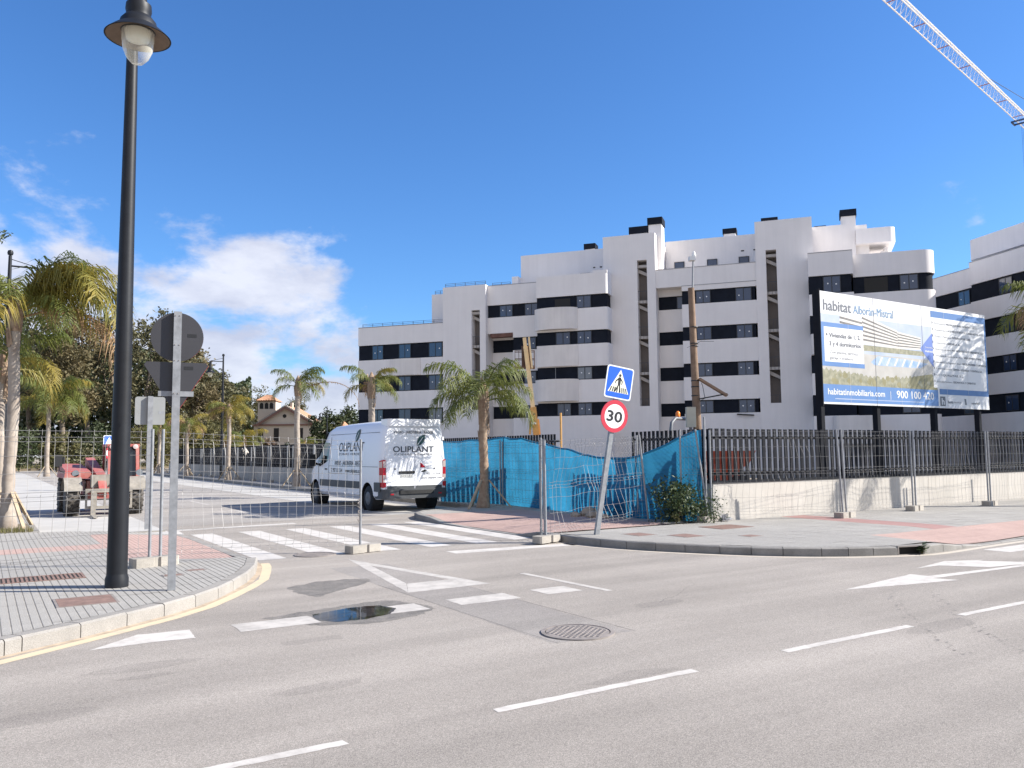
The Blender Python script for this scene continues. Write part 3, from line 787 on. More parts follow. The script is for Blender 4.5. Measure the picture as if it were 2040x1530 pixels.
# ---- covers and grates in pavements and road
def rect_cover(name, label, x0, x1, y0, y1, m='rust', cat='cover'):
    c = thing(name, label, cat, ((x0+x1)/2,(y0+y1)/2,PZ))
    hx, hy = (x1-x0)/2, (y1-y0)/2
    b = MB(); b.box(-hx,hx,-hy,-hy+.025,-.01,.004); b.box(-hx,hx,hy-.025,hy,-.01,.004); b.box(-hx,-hx+.025,-hy+.025,hy-.025,-.01,.004); b.box(hx-.025,hx,-hy+.025,hy-.025,-.01,.004)
    b.build('frame','iron',c)
    MB().box(-hx+.027,hx-.027,-hy+.027,hy-.027,-.01,.0045).build('lid',m,c)
    return c
rect_cover('utility_cover','rusty rectangular utility cover beside the base of the tall black lamp',0.69,1.27,9.58,10.18)
rect_cover('utility_cover','small rusty cover right beside the foot of the round sign post',1.98,2.23,11.22,11.40)
rect_cover('utility_cover','small rusty cover between round sign post and left kerb corner',2.32,2.57,11.54,11.70)
rect_cover('utility_cover','brown square cover nearest the foot of the leaning speed sign',9.92,10.36,11.36,11.86)
rect_cover('utility_cover','brown square cover in the middle of three by the right kerb',10.42,10.90,10.66,11.20)
rect_cover('utility_cover','smallest brown cover of the three by the right kerb',11.36,11.69,10.08,10.37)
def grate(label, x0, x1, y0, y1, nb, along):
    c = thing('drain_grate', label, 'grate', (x0,y0,PZ))
    MB().box(0,x1-x0,0,y1-y0,-.02,.0015).build('pit','dark_gap',c)
    W, D = x1-x0, y1-y0
    b = MB(); b.box(0,W,0,.03,0.002,.007); b.box(0,W,D-.03,D,0.002,.007); b.box(0,.03,.03,D-.03,0.002,.007); b.box(W-.03,W,.03,D-.03,.002,.007); b.build('frame','rust',c)
    for k in range(nb):
        if along == 'y':
            x = .03+(W-.06)*(k+.5)/nb; MB().box(x-(W-.06)/nb*.27,x+(W-.06)/nb*.27,.03,D-.03,.002,.0065).build('bar','rust',c)
        else:
            y = .03+(D-.06)*(k+.5)/nb; MB().box(.03,W-.03,y-(D-.06)/nb*.27,y+(D-.06)/nb*.27,.002,.0065).build('bar','rust',c)
    return c
grate('long rusty slotted drain grate on the left pavement', -0.35, 1.16, 11.72, 12.24, 30, 'y')
grate('rusty square drain grate on the right pavement beside the low wall', 12.02, 12.90, 11.36, 12.0, 12, 'x')
def manhole(label, x, y, r):
    c = thing('manhole_cover', label, 'manhole', (x,y,0))
    b = MB(); n = 48
    b.lathe([(r, .0),(r,.012),(r-.035,.014),(r-.035,.0)], n, cap=False).build('ring','iron',c,smooth=30)
    MB().lathe([(r-.035,.0065),(.001,.0065)], n, cap=False).build('gap','dark_gap',c)
    b = MB(); b.lathe([(r-.045,.007),(r-.045,.011),(.001,.0115)], n, cap=False).build('lid','iron',c,smooth=30)
    st = MB(); s_ = .052
    k = int(r/s_)+1
    for i in range(-k,k+1):
        for j in range(-k,k+1):
            qx, qy = (i+.5*(j%2))*s_, j*s_*.88; px, py = qx*.80-qy*.60, qx*.60+qy*.80
            if px*px+py*py < (r-.07)**2:
                st.lathe([(.021,.0115),(.018,.0155),(.001,.016)], 6, (px,py,0), cap=False)
    stuff(st.build('studs','iron',c)); return c
manhole('round cast iron manhole cover in the middle of the road', 6.17 and 4.645, 6.19, 0.335)
manhole('round manhole cover at the foot of the zebra crossing', 4.655, 13.3, 0.335)

# ---- puddle and damp patches
def blob(pts, z, name, m, parent=road, jit=.03, n=6):
    o = []
    for i in range(len(pts)):
        a, b = Vector((pts[i][0],pts[i][1],z)), Vector((pts[(i+1)%len(pts)][0],pts[(i+1)%len(pts)][1],z))
        for k in range(n):
            p = a.lerp(b, k/n); o.append((p.x+rng.uniform(-jit,jit), p.y+rng.uniform(-jit,jit), z))
    return MB().poly(o).build(name, m, parent)
blob([(3.25,10.3),(3.22,9.75),(3.34,9.4),(3.75,9.75),(4.15,10.0),(4.42,10.35),(4.1,10.5),(3.7,10.52)], 0.0013, 'damp_patch', 'wet')
blob([(2.45,8.5),(2.62,8.1),(2.8,7.85),(3.29,7.66),(3.8,7.75),(4.08,7.95),(4.15,8.2),(4.0,8.6),(3.89,8.76),(3.55,8.74),(3.2,8.66),(2.8,8.62)], 0.0015, 'damp_patch', 'wet')
pud = blob([(2.92,8.42),(2.86,8.12),(3.0,7.92),(3.3,7.88),(3.62,8.0),(3.78,8.25),(3.7,8.52),(3.35,8.55)], 0.0034, 'puddle', 'water', None, .012, 5)
structure(pud)
# faint stains, drips and hairline cracks
sr_ = random.Random(21)
for i in range(9):
    cx, cy, rr = sr_.uniform(-1.5,9), sr_.uniform(3.6,7.3), sr_.uniform(.08,.35)
    pts = [(cx+rr*2.2*math.cos(a*.7854)*sr_.uniform(.6,1.2), cy+rr*.6*math.sin(a*.7854)*sr_.uniform(.6,1.2)) for a in range(8)]
    blob(pts, .0006+.00003*i, 'road_stain', 'stain', road, .012, 3)
def crack(p, ang, L, seed):
    r2 = random.Random(seed); q = Vector((p[0],p[1],.0011)); mb = MB(); n = int(L/.09); pts = [q.copy()]
    for i in range(n):
        ang += r2.uniform(-.35,.35); q = q+Vector((math.cos(ang),math.sin(ang),0))*.09; pts.append(q.copy())
    for i in range(n):
        d = (pts[i+1]-pts[i]).normalized(); s2 = Vector((-d.y,d.x,0))*(.0035*(1-i/n)+.0012)
        mb.quad(pts[i]-s2,pts[i+1]-s2,pts[i+1]+s2,pts[i]+s2)
    mb.build('road_crack','rubble_dark',road)
crack((6.3,6.9),.1,1.6,2)
# tyre scuffs on the right lane
tk = MB()
for base in (0,1):
    for k in range(80):
        t = k/79
        pxx = (1772 + 30*math.sin(t*3.0)*(-1 if t<.4 else 1)*.0 + (t**1.7)*150) if base == 0 else (1858 + (t**1.6)*190)
        pyy = 1172 + t*130
        p = gp(pxx, pyy)
        if rng.random() < .3: continue
        p.x += rng.uniform(-.05,.05); p.y += rng.uniform(-.06,.06); l = rng.uniform(.008,.035); wd = rng.uniform(.002,.008)
        tk.quad((p.x-l*.4,p.y-wd,.0016),(p.x+l,p.y-wd,.0016),(p.x+l,p.y+wd,.0016),(p.x-l,p.y+wd,.0016))
stuff(tk.build('tyre_scuffs','scuff',road))
# litter and grit near the right crossing
for i,(px,py,s_) in enumerate(((1048,1068,.05),(870,1037,.03),(880,1039,.02),(905,1042,.025),(915,1044,.02))):
    p = gp(px,py); b = MB()
    for _ in range(1):
        b.lathe([(.001,0),(s_,.0),(s_*.8,s_*.6),(.001,s_*.9)],7,(p.x,p.y,0.005))
    o = b.build('litter_scrap','white_plastic'); tag(o, ['crumpled white litter in the gutter by the fence foot','largest white crumb on the far end of the right kerb','tiny white crumb second along the far right kerb','white crumb third along the far right kerb','white crumb fourth along the far right kerb'][i], 'litter', 'scraps in the gutter')
p = gp(88,1323); 
# far pavement on right of side street
fp = MB(); fp.box(12.15,13.75,20.42,100,-.02,PZ-.002)
pavement_far = structure(fp.build('pavement_right_far', 'tile'))
for k in range(45):
    MB().box(12.0,12.148,20.5+k*1.2,21.69+k*1.2,-.02,PZ+.002).build('kerb_stone','kerb_dark',pavement_far)
kk = MB(); kk.box(12.0,12.148,74.6,100,-.02,PZ+.002); kk.build('kerb_run','kerb_dark',pavement_far)
# verge beyond the T junction
vg = MB(); vg.box(-90,60,108,200,-.02,.25)
structure(vg.build('verge', 'soil'))
def grass(name, x0, x1, y0, y1, z, n, h, label, m='grass'):
    b = MB()
    for _ in range(n):
        x, y = rng.uniform(x0,x1), rng.uniform(y0,y1); a = rng.uniform(0,6.28); hh = h*rng.uniform(.4,1.1); ww = h*.05
        dx, dy = math.cos(a)*ww, math.sin(a)*ww; lx, ly = rng.uniform(-.4,.4)*hh, rng.uniform(-.4,.4)*hh
        b.add([(x-dx,y-dy,z),(x+dx,y+dy,z),(x+lx,y+ly,z+hh)],[(0,1,2)])
    o = b.build(name, m); o['label'] = label; o['category'] = 'grass'; return stuff(o)
grass('verge_grass', -35, 40, 108, 118, .24, 7000, .55, 'dry grass on the verge at the far end of the street')
# planting pit with dry grass by the left palm
pit = MB(); pit.box(-.6,.92,19.45,21.9,PZ-.01,PZ+.004); structure(pit.build('tree_pit','soil'))
grass('pit_grass', -.6, .95, 19.3, 19.9, PZ, 700, .13, 'dry grass tufts round the foot of the left palm')

# ------------------------------------------------------------------ apartment building
FA = c2w(-14.23, 77.0); FB = c2w(23.2, 63.7)
fdv = (FB-FA).normalized()
apt = thing('apartment_building', 'white terraced apartment block with charcoal window bands and stair towers', 'building', (FA.x,FA.y,0), math.atan2(fdv.y,fdv.x))
TT = [5.67, 8.67, 11.66, 14.65]; BB = [4.58, 7.55, 10.53, 13.53]
def rrect(x0, x1, y0, y1, r, corners=(0,1,0,0), n=8):
    # corners: front-left, front-right, back-right, back-left ; front = y0
    cs = [(x0,y0,180,270),(x1,y0,270,360),(x1,y1,0,90),(x0,y1,90,180)]; pts = []
    for k,(cx,cy,a0,a1) in enumerate(cs):
        if corners[k]:
            ox = cx + (r if k in (0,3) else -r); oy = cy + (r if k in (0,1) else -r)
            for i in range(n+1):
                a = R(a0+(a1-a0)*i/n); pts.append((ox+r*math.cos(a), oy+r*math.sin(a)))
        else: pts.append((cx,cy))
    return pts
def inset(poly, x0, x1, y0, d, r=None): return poly
def block(parent, x0, x1, yf, depth, z0, ztop, bands, wm='white', rad=0.0, corners=(0,1,0,0), recess=0.14, bandname='window_band', flip=False):
    """solid block with recessed dark bands; wall in one part, every band one part"""
    def fp(d):
        if rad > 0: return rrect(x0+(d if corners[0] else 0), x1-(d if corners[1] else 0), yf+d, yf+depth, max(.05,rad-d), corners)
        return [(x0,yf+d),(x1-(d if corners[1] else 0),yf+d),(x1-(d if corners[1] else 0),yf+depth),(x0,yf+depth)]
    wl = MB(); z = z0
    for a, b_ in bands:
        wl.prism(fp(0), z, a); z = b_
    wl.prism(fp(0), z, ztop)
    wo = wl.build('wall', wm, parent, smooth=40)
    for a, b_ in bands:
        MB().prism(fp(recess), a-.001, b_+.001).build(bandname, 'clad', parent, smooth=40)
    cp = MB(); pts = [(x0,yf-.025),(x1+(.025 if corners[1] and rad == 0 else 0),yf-.025)]
    if rad == 0 and ztop > 13:
        cp.box(x0,x1,yf-.025,yf+.3,ztop+.001,ztop+.05); cp.build('coping','coping',parent)
    return wo
def window(parent, x0, x1, z0, z1, y, panes=2, g='glass', sill=True, dots=True):
    fr = MB(); t = .06
    fr.box(x0,x1,y-.05,y+.03,z0,z0+t); fr.box(x0,x1,y-.05,y+.03,z1-t,z1)
    for i in range(panes+1):
        x = x0+(x1-x0)*i/panes; xx = min(max(x, x0+t/2), x1-t/2); fr.box(xx-t/2,xx+t/2,y-.05,y+.03,z0+t,z1-t)
    w = fr.build('window', 'win_frame', parent)
    for i in range(panes):
        a = x0+(x1-x0)*i/panes+t/2; b = x0+(x1-x0)*(i+1)/panes-t/2
        MB().box(a,b,y-.035,y-.02,z0+t,z1-t).build('pane', g, w)
        if dots and rng.random() < .7:
            cx, cz = (a+b)/2+rng.uniform(-.06,.06), z0+(z1-z0)*.52+rng.uniform(-.1,.1)
            MB().lathe([(.055,0),(.001,-.001)],10,(cx,y-.038,cz),'y',cap=False).build('sticker','sign_white',w)
    return w
def bands(idx): return [(BB[i], TT[i]) for i in idx]
# left block
block(apt, -.15, 8.58, 0, 9, 0, 13.32, [(4.3,5.68),(7.27,8.68),(10.25,11.65)])
for zi, (a, b_) in enumerate(((4.3,5.68),(7.27,8.68),(10.25,11.65))):
    for s0, s1 in ((1.28,2.45),(4.05,5.28),(7.08,8.42)):
        window(apt, s0, s1, a+.02, b_-.05, .14-.03+.0, 2, 'glass_pale' if zi == 0 and s0 > 7 else 'glass')
# swelling balcony front on the left block
def bowed(parent, x0, x1, yf, z0, z1, bow, m='white_b', n=14):
    pts = [(x0,yf+.02)]
    for i in range(n+1):
        t = i/n; pts.append((x0+(x1-x0)*t, yf-.05-bow*(math.sin(math.pi*t)**.6)))
    pts.append((x1,yf+.02))
    return MB().prism(pts, z0, z1).build('balcony_front', m, parent, smooth=40)
bowed(apt, 3.2, 6.3, 0, 8.7, 10.22, .35)
# upper storey set back and stair tower 1
MB().box(6.68,8.57,1.6,8,13.2,16.3).build('upper_storey','white',apt)
def stair_tower(x0, x1, yf, ztop, sx0, sx1, sz0, sz1, depth=7):
    w = MB()
    w.box(x0,sx0,yf,yf+depth,0,ztop); w.box(sx1,x1,yf,yf+depth,0,ztop)
    w.box(sx0,sx1,yf,yf+depth,0,sz0); w.box(sx0,sx1,yf,yf+depth,sz1,ztop)
    w.build('stair_tower','white',apt)
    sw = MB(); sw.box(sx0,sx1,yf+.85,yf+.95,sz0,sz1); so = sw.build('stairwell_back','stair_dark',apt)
    nf = int((sz1-sz0)/3)+1
    for k in range(nf+1):
        zl = 4.9+3*k
        if zl > sz1-.3: break
        if zl > sz0:
            MB().box(sx0,sx1,yf+.2,yf+.8,zl,min(zl+.22,sz1-.01)).build('landing','stair',so)
        a, b = Vector(((sx0),yf+1.4,zl+.1)), Vector((sx1,yf+1.4,zl+1.6))
        q = MB(); zt = min(zl+1.75, sz1-.02)
        if zt-1.5 > sz0:
            q.plate([(sx0,yf+.45,max(zl-.35,sz0)),(sx1,yf+.45,max(zl-.75,sz0)),(sx1,yf+.45,max(zl-.5,sz0+.1)),(sx0,yf+.45,zl-.05)],(0,.35,0)); q.build('stair_flight','stair',so)
        rl = MB()
        if zl+1 < sz1 and zl > sz0-1:
            rl.beam((sx0,yf+.18,zl+1.0),(sx1,yf+.18,zl+1.0),.03,.03)
            for i in range(3): rl.beam((sx0+(sx1-sx0)*(i+.5)/3,yf+.18,max(zl,sz0)),(sx0+(sx1-sx0)*(i+.5)/3,yf+.18,zl+1.0),.02,.02)
            rl.build('stair_railing','rail',so)
stair_tower(8.58,12.72,-.12,16.5,11.37,12.16,5.37,14.25)
# section between towers 1 and 2
block(apt, 12.72, 17.9, .35, 9, 12.1, 16.4, bands([3]))
block(apt, 15.1, 17.9, .35, 8.9, 0, 12.1, bands([0,1,2]))
block(apt, 12.72, 15.1, 1.6, 7, 0, 12.1, bands([0,1,2]))
MB().box(13.0,15.09,.30,.9,11.76,12.10).build('bare_lintel','lintel',apt)
for s0, s1 in ((13.85,15.08),(16.2,17.45)): window(apt, s0, s1, BB[3]+.01, TT[3]-.05, .35+.14-.03)
for i in (0,1,2): window(apt, 16.1, 17.2, BB[i]+.02, TT[i]-.05, .35+.14-.03)
block(apt, 17.9, 24.1, -1.5, 8, 0, 16.45, bands([0,1,2,3]), rad=.35)
MB().box(22.8,24.05,-1.45,-.2,16.4,16.62).build('parapet_step','white',apt)
bowed(apt, 17.75, 21.5, -1.5, 11.80, 13.62, .75)
bowed(apt, 17.75, 21.5, -1.5, 5.80, 7.62, .75)
bowed(apt, 17.9, 21.5, -1.5, 8.72, 10.5, .25)
for i, ws in ((3,((21.4,22.65),)),(2,((19.55,20.82),(21.4,22.65))),(1,((21.38,22.66),)),(0,((19.6,20.8),(21.4,22.6)))):
    for s0, s1 in ws: window(apt, s0, s1, BB[i]+.01, TT[i]-.05, -1.5+.14-.03, 2, 'glass_pale' if i == 1 else 'glass')
MB().box(19.5,20.85,-1.40,-1.355,13.62,14.45).build('dark_opening','dark_gap',apt)
MB().box(19.46,19.5,-1.40,-1.3,7.6,8.66).build('pier','galv',apt)
# penthouses
MB().box(15.0,22.9,3,9,16.3,19.55).build('penthouse','white',apt)
MB().box(14.4,15.0,2.2,4,16.35,17.5).build('stair_head','white',apt)
window(apt, 20.6, 21.5, 16.9, 17.45, 2.98, 1, dots=False)
for sx in (21.8,22.4): MB().box(sx,sx+.18,2.97,3.02,17.85,17.95).build('vent_slot','dark_gap',apt)
def chimney(x0, x1, y0, y1, z0, z1, cap):
    c = MB().box(x0,x1,y0,y1,z0,z1).build('chimney','white',apt)
    MB().box(x0-.08,x1+.08,y0-.08,y1+.08,z1,z1+cap).build('chimney_cowl','clad',c)
chimney(20.8,21.7,4,5,19.5,19.85,.5)
stair_tower(23.4,27.8,0,19.74,26.28,27.1,5.3,17.5)
chimney(25.5,27.0,1.2,2.4,19.7,20.1,.6)
chimney(27.1,28.2,1.2,2.6,16.4,20.75,.6)
# section 3
block(apt, 27.8, 35.8, .1, 9, 15.05, 16.55, [])
block(apt, 29.9, 35.8, .1, 9, 0, 15.05, bands([0,1,2,3]))
block(apt, 27.8, 29.9, 1.3, 7, 0, 15.05, [(BB[i]-.15,TT[i]-.15) for i in range(4)])
for i in range(4):
    window(apt, 31.0, 32.2, BB[i]+.02, TT[i]-.05, .1+.14-.03); window(apt, 34.15, 35.4, BB[i]-.02, TT[i]-.05, .1+.14-.03)
window(apt, 29.3, 29.85, BB[3]-.13, TT[3]-.2, 1.3+.14-.03, 1, dots=False)
MB().box(28.2,35.79,3,9,16.5,19.6).build('penthouse','white',apt)
for s0 in (28.95,31.7,34.3): window(apt, s0, s0+.85, 16.95, 17.75, 2.98, 1, dots=False)
for sx in (34.5,35.5): MB().box(sx,sx+.25,2.97,3.02,18.2,18.3).build('vent_slot','dark_gap',apt)
chimney(33.0,34.0,4.5,5.5,19.55,20.2,.45)
chimney(36.2,37.4,4.5,5.5,19.7,20.9,.35)
stair_tower(35.8,40.1,0,19.8,36.58,37.38,5.27,17.43)
# section 4 with rounded end
block(apt, 39.69, 42.83, -2.0, 9, 0, 16.42, [(4.1,5.67),(7.3,8.67),(10.25,11.66),(13.27,14.66)])
block(apt, 42.83, 48.45, -1.5, 9, 0, 16.15, [(4.1,5.67),(7.3,8.67),(10.25,11.66),(13.2,14.45)], rad=1.0)
window(apt, 40.7, 41.95, 13.3, 14.6, -2+.11); window(apt, 46.0, 47.25, 13.25, 14.4, -1.5+.11)
MB().box(43.6,45.2,-1.40,-1.355,13.22,14.35).build('dark_opening','dark_gap',apt)
for z in (4.2,7.35,10.3): window(apt, 45.8, 47.0, z, z+1.25, -1.5+.11)
MB().prism(rrect(41.0,43.9,-2.9,-1.6,.5,(1,1,0,0)), 2.0, 4.05).build('balcony_front','white_b',apt,smooth=40)
MB().prism(rrect(39.72,41.2,-2.35,-1.9,.2,(1,1,0,0)), 8.7, 10.24).build('balcony_front','white_b',apt,smooth=40)
MB().box(40.11,43.4,3,9,16.1,19.7).build('penthouse','white',apt)
MB().prism(rrect(43.41,46.3,2.6,7,.6,(0,1,1,0)), 17.9, 19.1).build('terrace_parapet','white',apt,smooth=40)
MB().box(43.42,44.4,3.2,6,16.0,17.9).build('terrace_support','white_b',apt)
for k in range(5): MB().box(44.5+.25*k,44.75+.25*k,3.4,5.5,16.1,16.6+.25*k).build('terrace_step','white_b',apt)
chimney(42.4,43.5,3.6,4.8,19.65,20.5,.55)
MB().box(43.41,44.3,3.5,5,19.1,19.65).build('parapet_step','white',apt)
chimney(40.4,41.2,5,6,19.65,19.9,.35)
# roof railings
def railing(x0, x1, y, z, h=.45, n=6):
    r_ = MB()
    for k in range(3): r_.beam((x0,y,z+h*(k+1)/3),(x1,y,z+h*(k+1)/3),.025,.025)
    for i in range(n+1):
        x = x0+(x1-x0)*i/n; r_.beam((x,y,z),(x,y,z+h),.035,.035)
    r_.build('roof_railing','rail',apt)
railing(.1,8.5,.4,13.3,.42,8); railing(6.9,8.5,1.9,16.28,.4,3); railing(8.7,12.6,.2,16.48,.4,4); railing(12.9,14.6,1.2,16.38,.45,2)
MB().beam((34.0,-.06,4.45),(35.3,-.06,4.35),.12,.1).build('loose_sheet','dark_gap',apt)

# second building at the right edge
b2o = c2w(36.3, 70.5); b2e = c2w(39.4, 55.0); b2d = (b2e-b2o).normalized()
apt2 = thing('apartment_building', 'white apartment block with charcoal bands cut off at the right edge', 'building', (b2o.x,b2o.y,0), math.atan2(b2d.y,b2d.x))
block(apt2, -6, 4.6, .6, 12, 0, 16.3, [(4.3,5.7),(7.4,8.7),(10.4,11.7),(13.4,14.7)])
block(apt2, 4.6, 30, -.2, 12, 0, 16.5, [(4.3,5.75),(7.35,8.7),(10.3,11.7),(13.3,14.7)])
MB().prism(rrect(2.5,30,1.5,10,.6,(1,0,0,0)), 17.2, 18.9).build('roof_slab','white',apt2,smooth=40)
MB().box(4.5,30,2.6,9,16.4,17.25).build('penthouse','white_b',apt2)
for k in range(5): window(apt2, 6+k*2.6, 7.6+k*2.6, 16.5, 17.15, 2.58, 2, dots=False)
for i,z in enumerate((4.4,7.45,10.4,13.4)):
    for s0 in (2.2,7.5,12.5): window(apt2, s0, s0+1.3, z, z+1.2, (.6 if s0 < 4 else -.2)+.11)
MB().box(10.5,20,-.6,-.21,1.0,3.9).build('garage_panel','white_b',apt2)

# ------------------------------------------------------------------ cream villa
HY = 137.0; sc = HY/FPX
h0 = wp(565, 905, HY); hz0 = 0
vil = thing('villa', 'cream villa with a tiled gable roof and a square tower', 'house', (h0.x,h0.y,0), -YAW)
def hx(px): return (px-565)*sc
def hzz(py): return (904-py)*sc+CAM_H
MB().box(hx(505),hx(622),0,9,0,hzz(845)).build('wall','cream',vil)
MB().add([(hx(515),-.02,hzz(846)),(hx(624),-.02,hzz(846)),(hx(569),-.02,hzz(813)),(hx(515),8,hzz(846)),(hx(624),8,hzz(846)),(hx(569),8,hzz(813))],[(0,1,2),(5,4,3),(0,3,4,1)]).build('gable','cream',vil)
MB().box(hx(504),hx(626),-.25,.0-.03,hzz(848),hzz(845)).build('cornice','trim',vil)
rf = MB()
for a, b in (((hx(511),hzz(847.5)),(hx(569),hzz(811.5))),((hx(569),hzz(811.5)),(hx(629),hzz(847.5)))):
    rf.add([(a[0],-.5,a[1]),(b[0],-.5,b[1]),(b[0],9,b[1]),(a[0],9,a[1]),(a[0],-.5,a[1]+.25),(b[0],-.5,b[1]+.25),(b[0],9,b[1]+.25),(a[0],9,a[1]+.25)],[(0,3,2,1),(4,5,6,7),(0,1,5,4),(1,2,6,5),(2,3,7,6),(3,0,4,7)])
rfo = rf.build('roof','roof_tile',vil)
for a, b in (((hx(511),hzz(848)),(hx(568.6),hzz(812.4))),((hx(569.4),hzz(812.4)),(hx(629),hzz(848)))):
    MB().beam((a[0],-.56,a[1]),(b[0],-.56,b[1]),.1,.34).build('verge_board','trim',rfo)
    n = 18
    for k in range(n):
        t = (k+.5)/n; x, z = a[0]+(b[0]-a[0])*t, a[1]+(b[1]-a[1])*t
        MB().tube([(x,-.65,z+.33),(x,.1,z+.33)],.13,8).build('verge_tile','concrete',rfo)
MB().lathe([(.32,0),(.30,-.05)],16,(hx(566),-.03,hzz(829)),'y').build('oculus','dark_gap',vil)
MB().box(hx(567),hx(572),3,3.6,hzz(815),hzz(800)).build('chimney','cream',vil)
MB().box(hx(505),hx(541),2,5,hzz(846),hzz(797)).build('tower','cream',vil)
tw = MB(); z0 = hzz(797.5); z1 = hzz(784.5); x0, x1 = hx(502), hx(544)
tw.add([(x0,1.6,z0),(x1,1.6,z0),(x1,5.4,z0),(x0,5.4,z0),(hx(518),3.5,z1),(hx(528),3.5,z1)],[(0,1,5,4),(1,2,5),(2,3,4,5),(3,0,4),(3,2,1,0)])
two = tw.build('tower_roof','roof_tile',vil)
for k in range(12):
    x = x0+(x1-x0)*(k+.5)/12; t = MB().tube([(x,1.55,z0+.1),(hx(523)+(x-hx(523))*.3,3.4,z1)],.10,6); t.build('tile_row','roof_tile',two)
for k in range(3):
    cx = hx(512.5+10.0*k); pts = []
    for i in range(9):
        a = math.pi*i/8; pts.append((cx+.32*math.cos(a),1.97,hzz(804.5)+.32*math.sin(a)))
    pts = [(cx-.32,1.97,hzz(813)),(cx+.32,1.97,hzz(813))]+pts
    MB().plate(pts,(0,.08,0)).build('tower_window','dark_gap',vil)
for a, b, t in ((514,524,853),(545,555,853),(591,603,853)):
    w_ = MB().box(hx(a),hx(b),-.05,.05,hzz(880),hzz(t)).build('window','dark_gap',vil)
    MB().box(hx(a)-.08,hx(b)+.08,-.10,-.052,hzz(881.5),hzz(880)).build('sill','cream',w_)
# small tiled outbuilding
so = wp(652, 905, 120); shed = thing('outbuilding', 'low outbuilding with an orange tiled roof behind the van', 'house', (so.x,so.y,0), -YAW-.35)
MB().box(-1.2,2.2,0,4,0,4.0).build('wall','cream',shed)
MB().add([(-1.7,-.5,3.9),(3,-.5,3.9),(3,4.5,3.9),(-1.7,4.5,3.9),(.7,2,6.3),(1.6,2,6.3)],[(0,1,5,4),(1,2,5),(2,3,4,5),(3,0,4),(3,2,1,0)]).build('roof','roof_tile',shed)
for k in range(9): MB().tube([(-1.6+k*.5,-.5,3.95),(.75+(k/8)*.8,1.9,6.25)],.09,6).build('tile_row','roof_tile',shed)
MB().box(.2,.8,-.05,.04,2.2,3.3).build('window','dark_gap',shed)

# ------------------------------------------------------------------ low wall with slat fence
def wall_run(label_w, label_f, x0, y0, x1, y1, pitch, wall_h=.92, fence_top=2.12, start_cap=True, slat_w=.06, slat_d=.09, wm='wall', nmax=300):
    d = Vector((x1-x0,y1-y0,0)); L = d.length; rz = math.atan2(d.y,d.x)
    w_ = thing('low_wall', label_w, 'wall', (x0,y0,0), rz)
    npan = max(1,int(L/4)); 
    for k in range(npan):
        a, b = L*k/npan, L*(k+1)/npan
        MB().box(a+(.006 if k else 0),b-.006,0,.25,0,wall_h).build('wall_panel',wm,w_)
    MB().box(.0,L,.02,.24,wall_h-.3,wall_h-.012).build('wall_core','dark_gap',w_) if False else None
    MB().box(-.02,L,-.02,.27,wall_h,wall_h+.05).build('coping','slat',w_)
    f = thing('slat_fence', label_f, 'fence', (x0,y0,wall_h+.05), rz)
    n = int(L/pitch); me = MB().box(-slat_w/2,slat_w/2,-slat_d/2,slat_d/2,0,fence_top-wall_h-.05).mesh('slat'); me.materials.append(M['slat'])
    rest = MB()
    for i in range(n):
        x = pitch*(i+.5)
        if i < nmax:
            o = bpy.data.objects.new('slat', me); COL.objects.link(o); o.parent = f; o.location = (x,.12,rng.uniform(-.006,.006))
        else: rest.box(x-slat_w/2,x+slat_w/2,.12-slat_d/2,.12+slat_d/2,0,fence_top-wall_h-.05)
    if rest.v: stuff(rest.build('far_slats','slat',f))
    b = MB(); b.box(0,L,.175,.215,.12,.17); b.box(0,L,.175,.215,fence_top-wall_h-.28,fence_top-wall_h-.22); b.build('rail','slat',f)
    return w_, f
wall_run('pale sunlit concrete low wall along the right pavement', 'charcoal vertical slat fence on the wall below the billboard', 13.42, 12.92, 42, 12.92, .19, slat_w=.10, slat_d=.028)
wall_run('short concrete low wall behind the blue screen beside the bush', 'charcoal slat fence seen behind the leaning wire panel', 13.66, 16.0, 13.66, 13.2, .15, slat_w=.075, slat_d=.03)
wall_run('long shaded concrete low wall up the side street', 'charcoal slat fence up the side street behind the van', 13.95, 78, 13.95, 19.6, .15, fence_top=2.15, slat_w=.08, slat_d=.03)

# ------------------------------------------------------------------ billboard
BX0, BX1, BY, BZ0, BZ1 = 19.13, 27.54, 14.3, 2.87, 5.97
bb = thing('billboard', 'large sunlit property billboard on dark posts above the slat fence', 'billboard', (BX0,BY,0))
BW = BX1-BX0; BH = BZ1-BZ0
for x in (.05, 2.55, 5.45, 7.95):
    MB().box(x-.07,x+.07,.06,.22,0,BZ0+.1 if x > .1 else BZ1+.02).build('post','slat',bb)
bk = MB(); bk.box(0,BW,0,.05,BZ0,BZ1); bk.build('board','bill_white',bb)
MB().box(-.035,0-.002,-.02,.08,BZ0-.06,BZ1+.04).build('edge_frame','slat',bb)
nb = 7
for i in range(1,nb): MB().box(BW*i/nb-.006,BW*i/nb+.006,-.0062,-.0058,BZ0,BZ1).build('panel_joint','bill_grey',bb) if i in (2,4) else MB().box(BW*i/nb-.003,BW*i/nb+.003,-.0062,-.0058,BZ0,BZ1).build('panel_joint','bill_cream',bb)
lay = [0]
def bp(pts, m, name, dz=0):           # printed area: fractions of board, y measured from the bottom
    lay[0] += 1
    y = -.00003*lay[0] - .0004
    return MB().poly([(p[0]*BW, y, BZ0+p[1]*BH) for p in pts]).build(name, m, bb)
def br(x0,x1,y0,y1,m,name): return bp([(x0,y0),(x1,y0),(x1,y1),(x0,y1)],m,name)
br(.0,.63,.44,.80,'bill_sky','printed_sky')
br(.0,.655,.16,.47,'bill_ground','printed_ground')
tree = [(.0,.16),(.655,.16),(.63,.37)]
k = 90
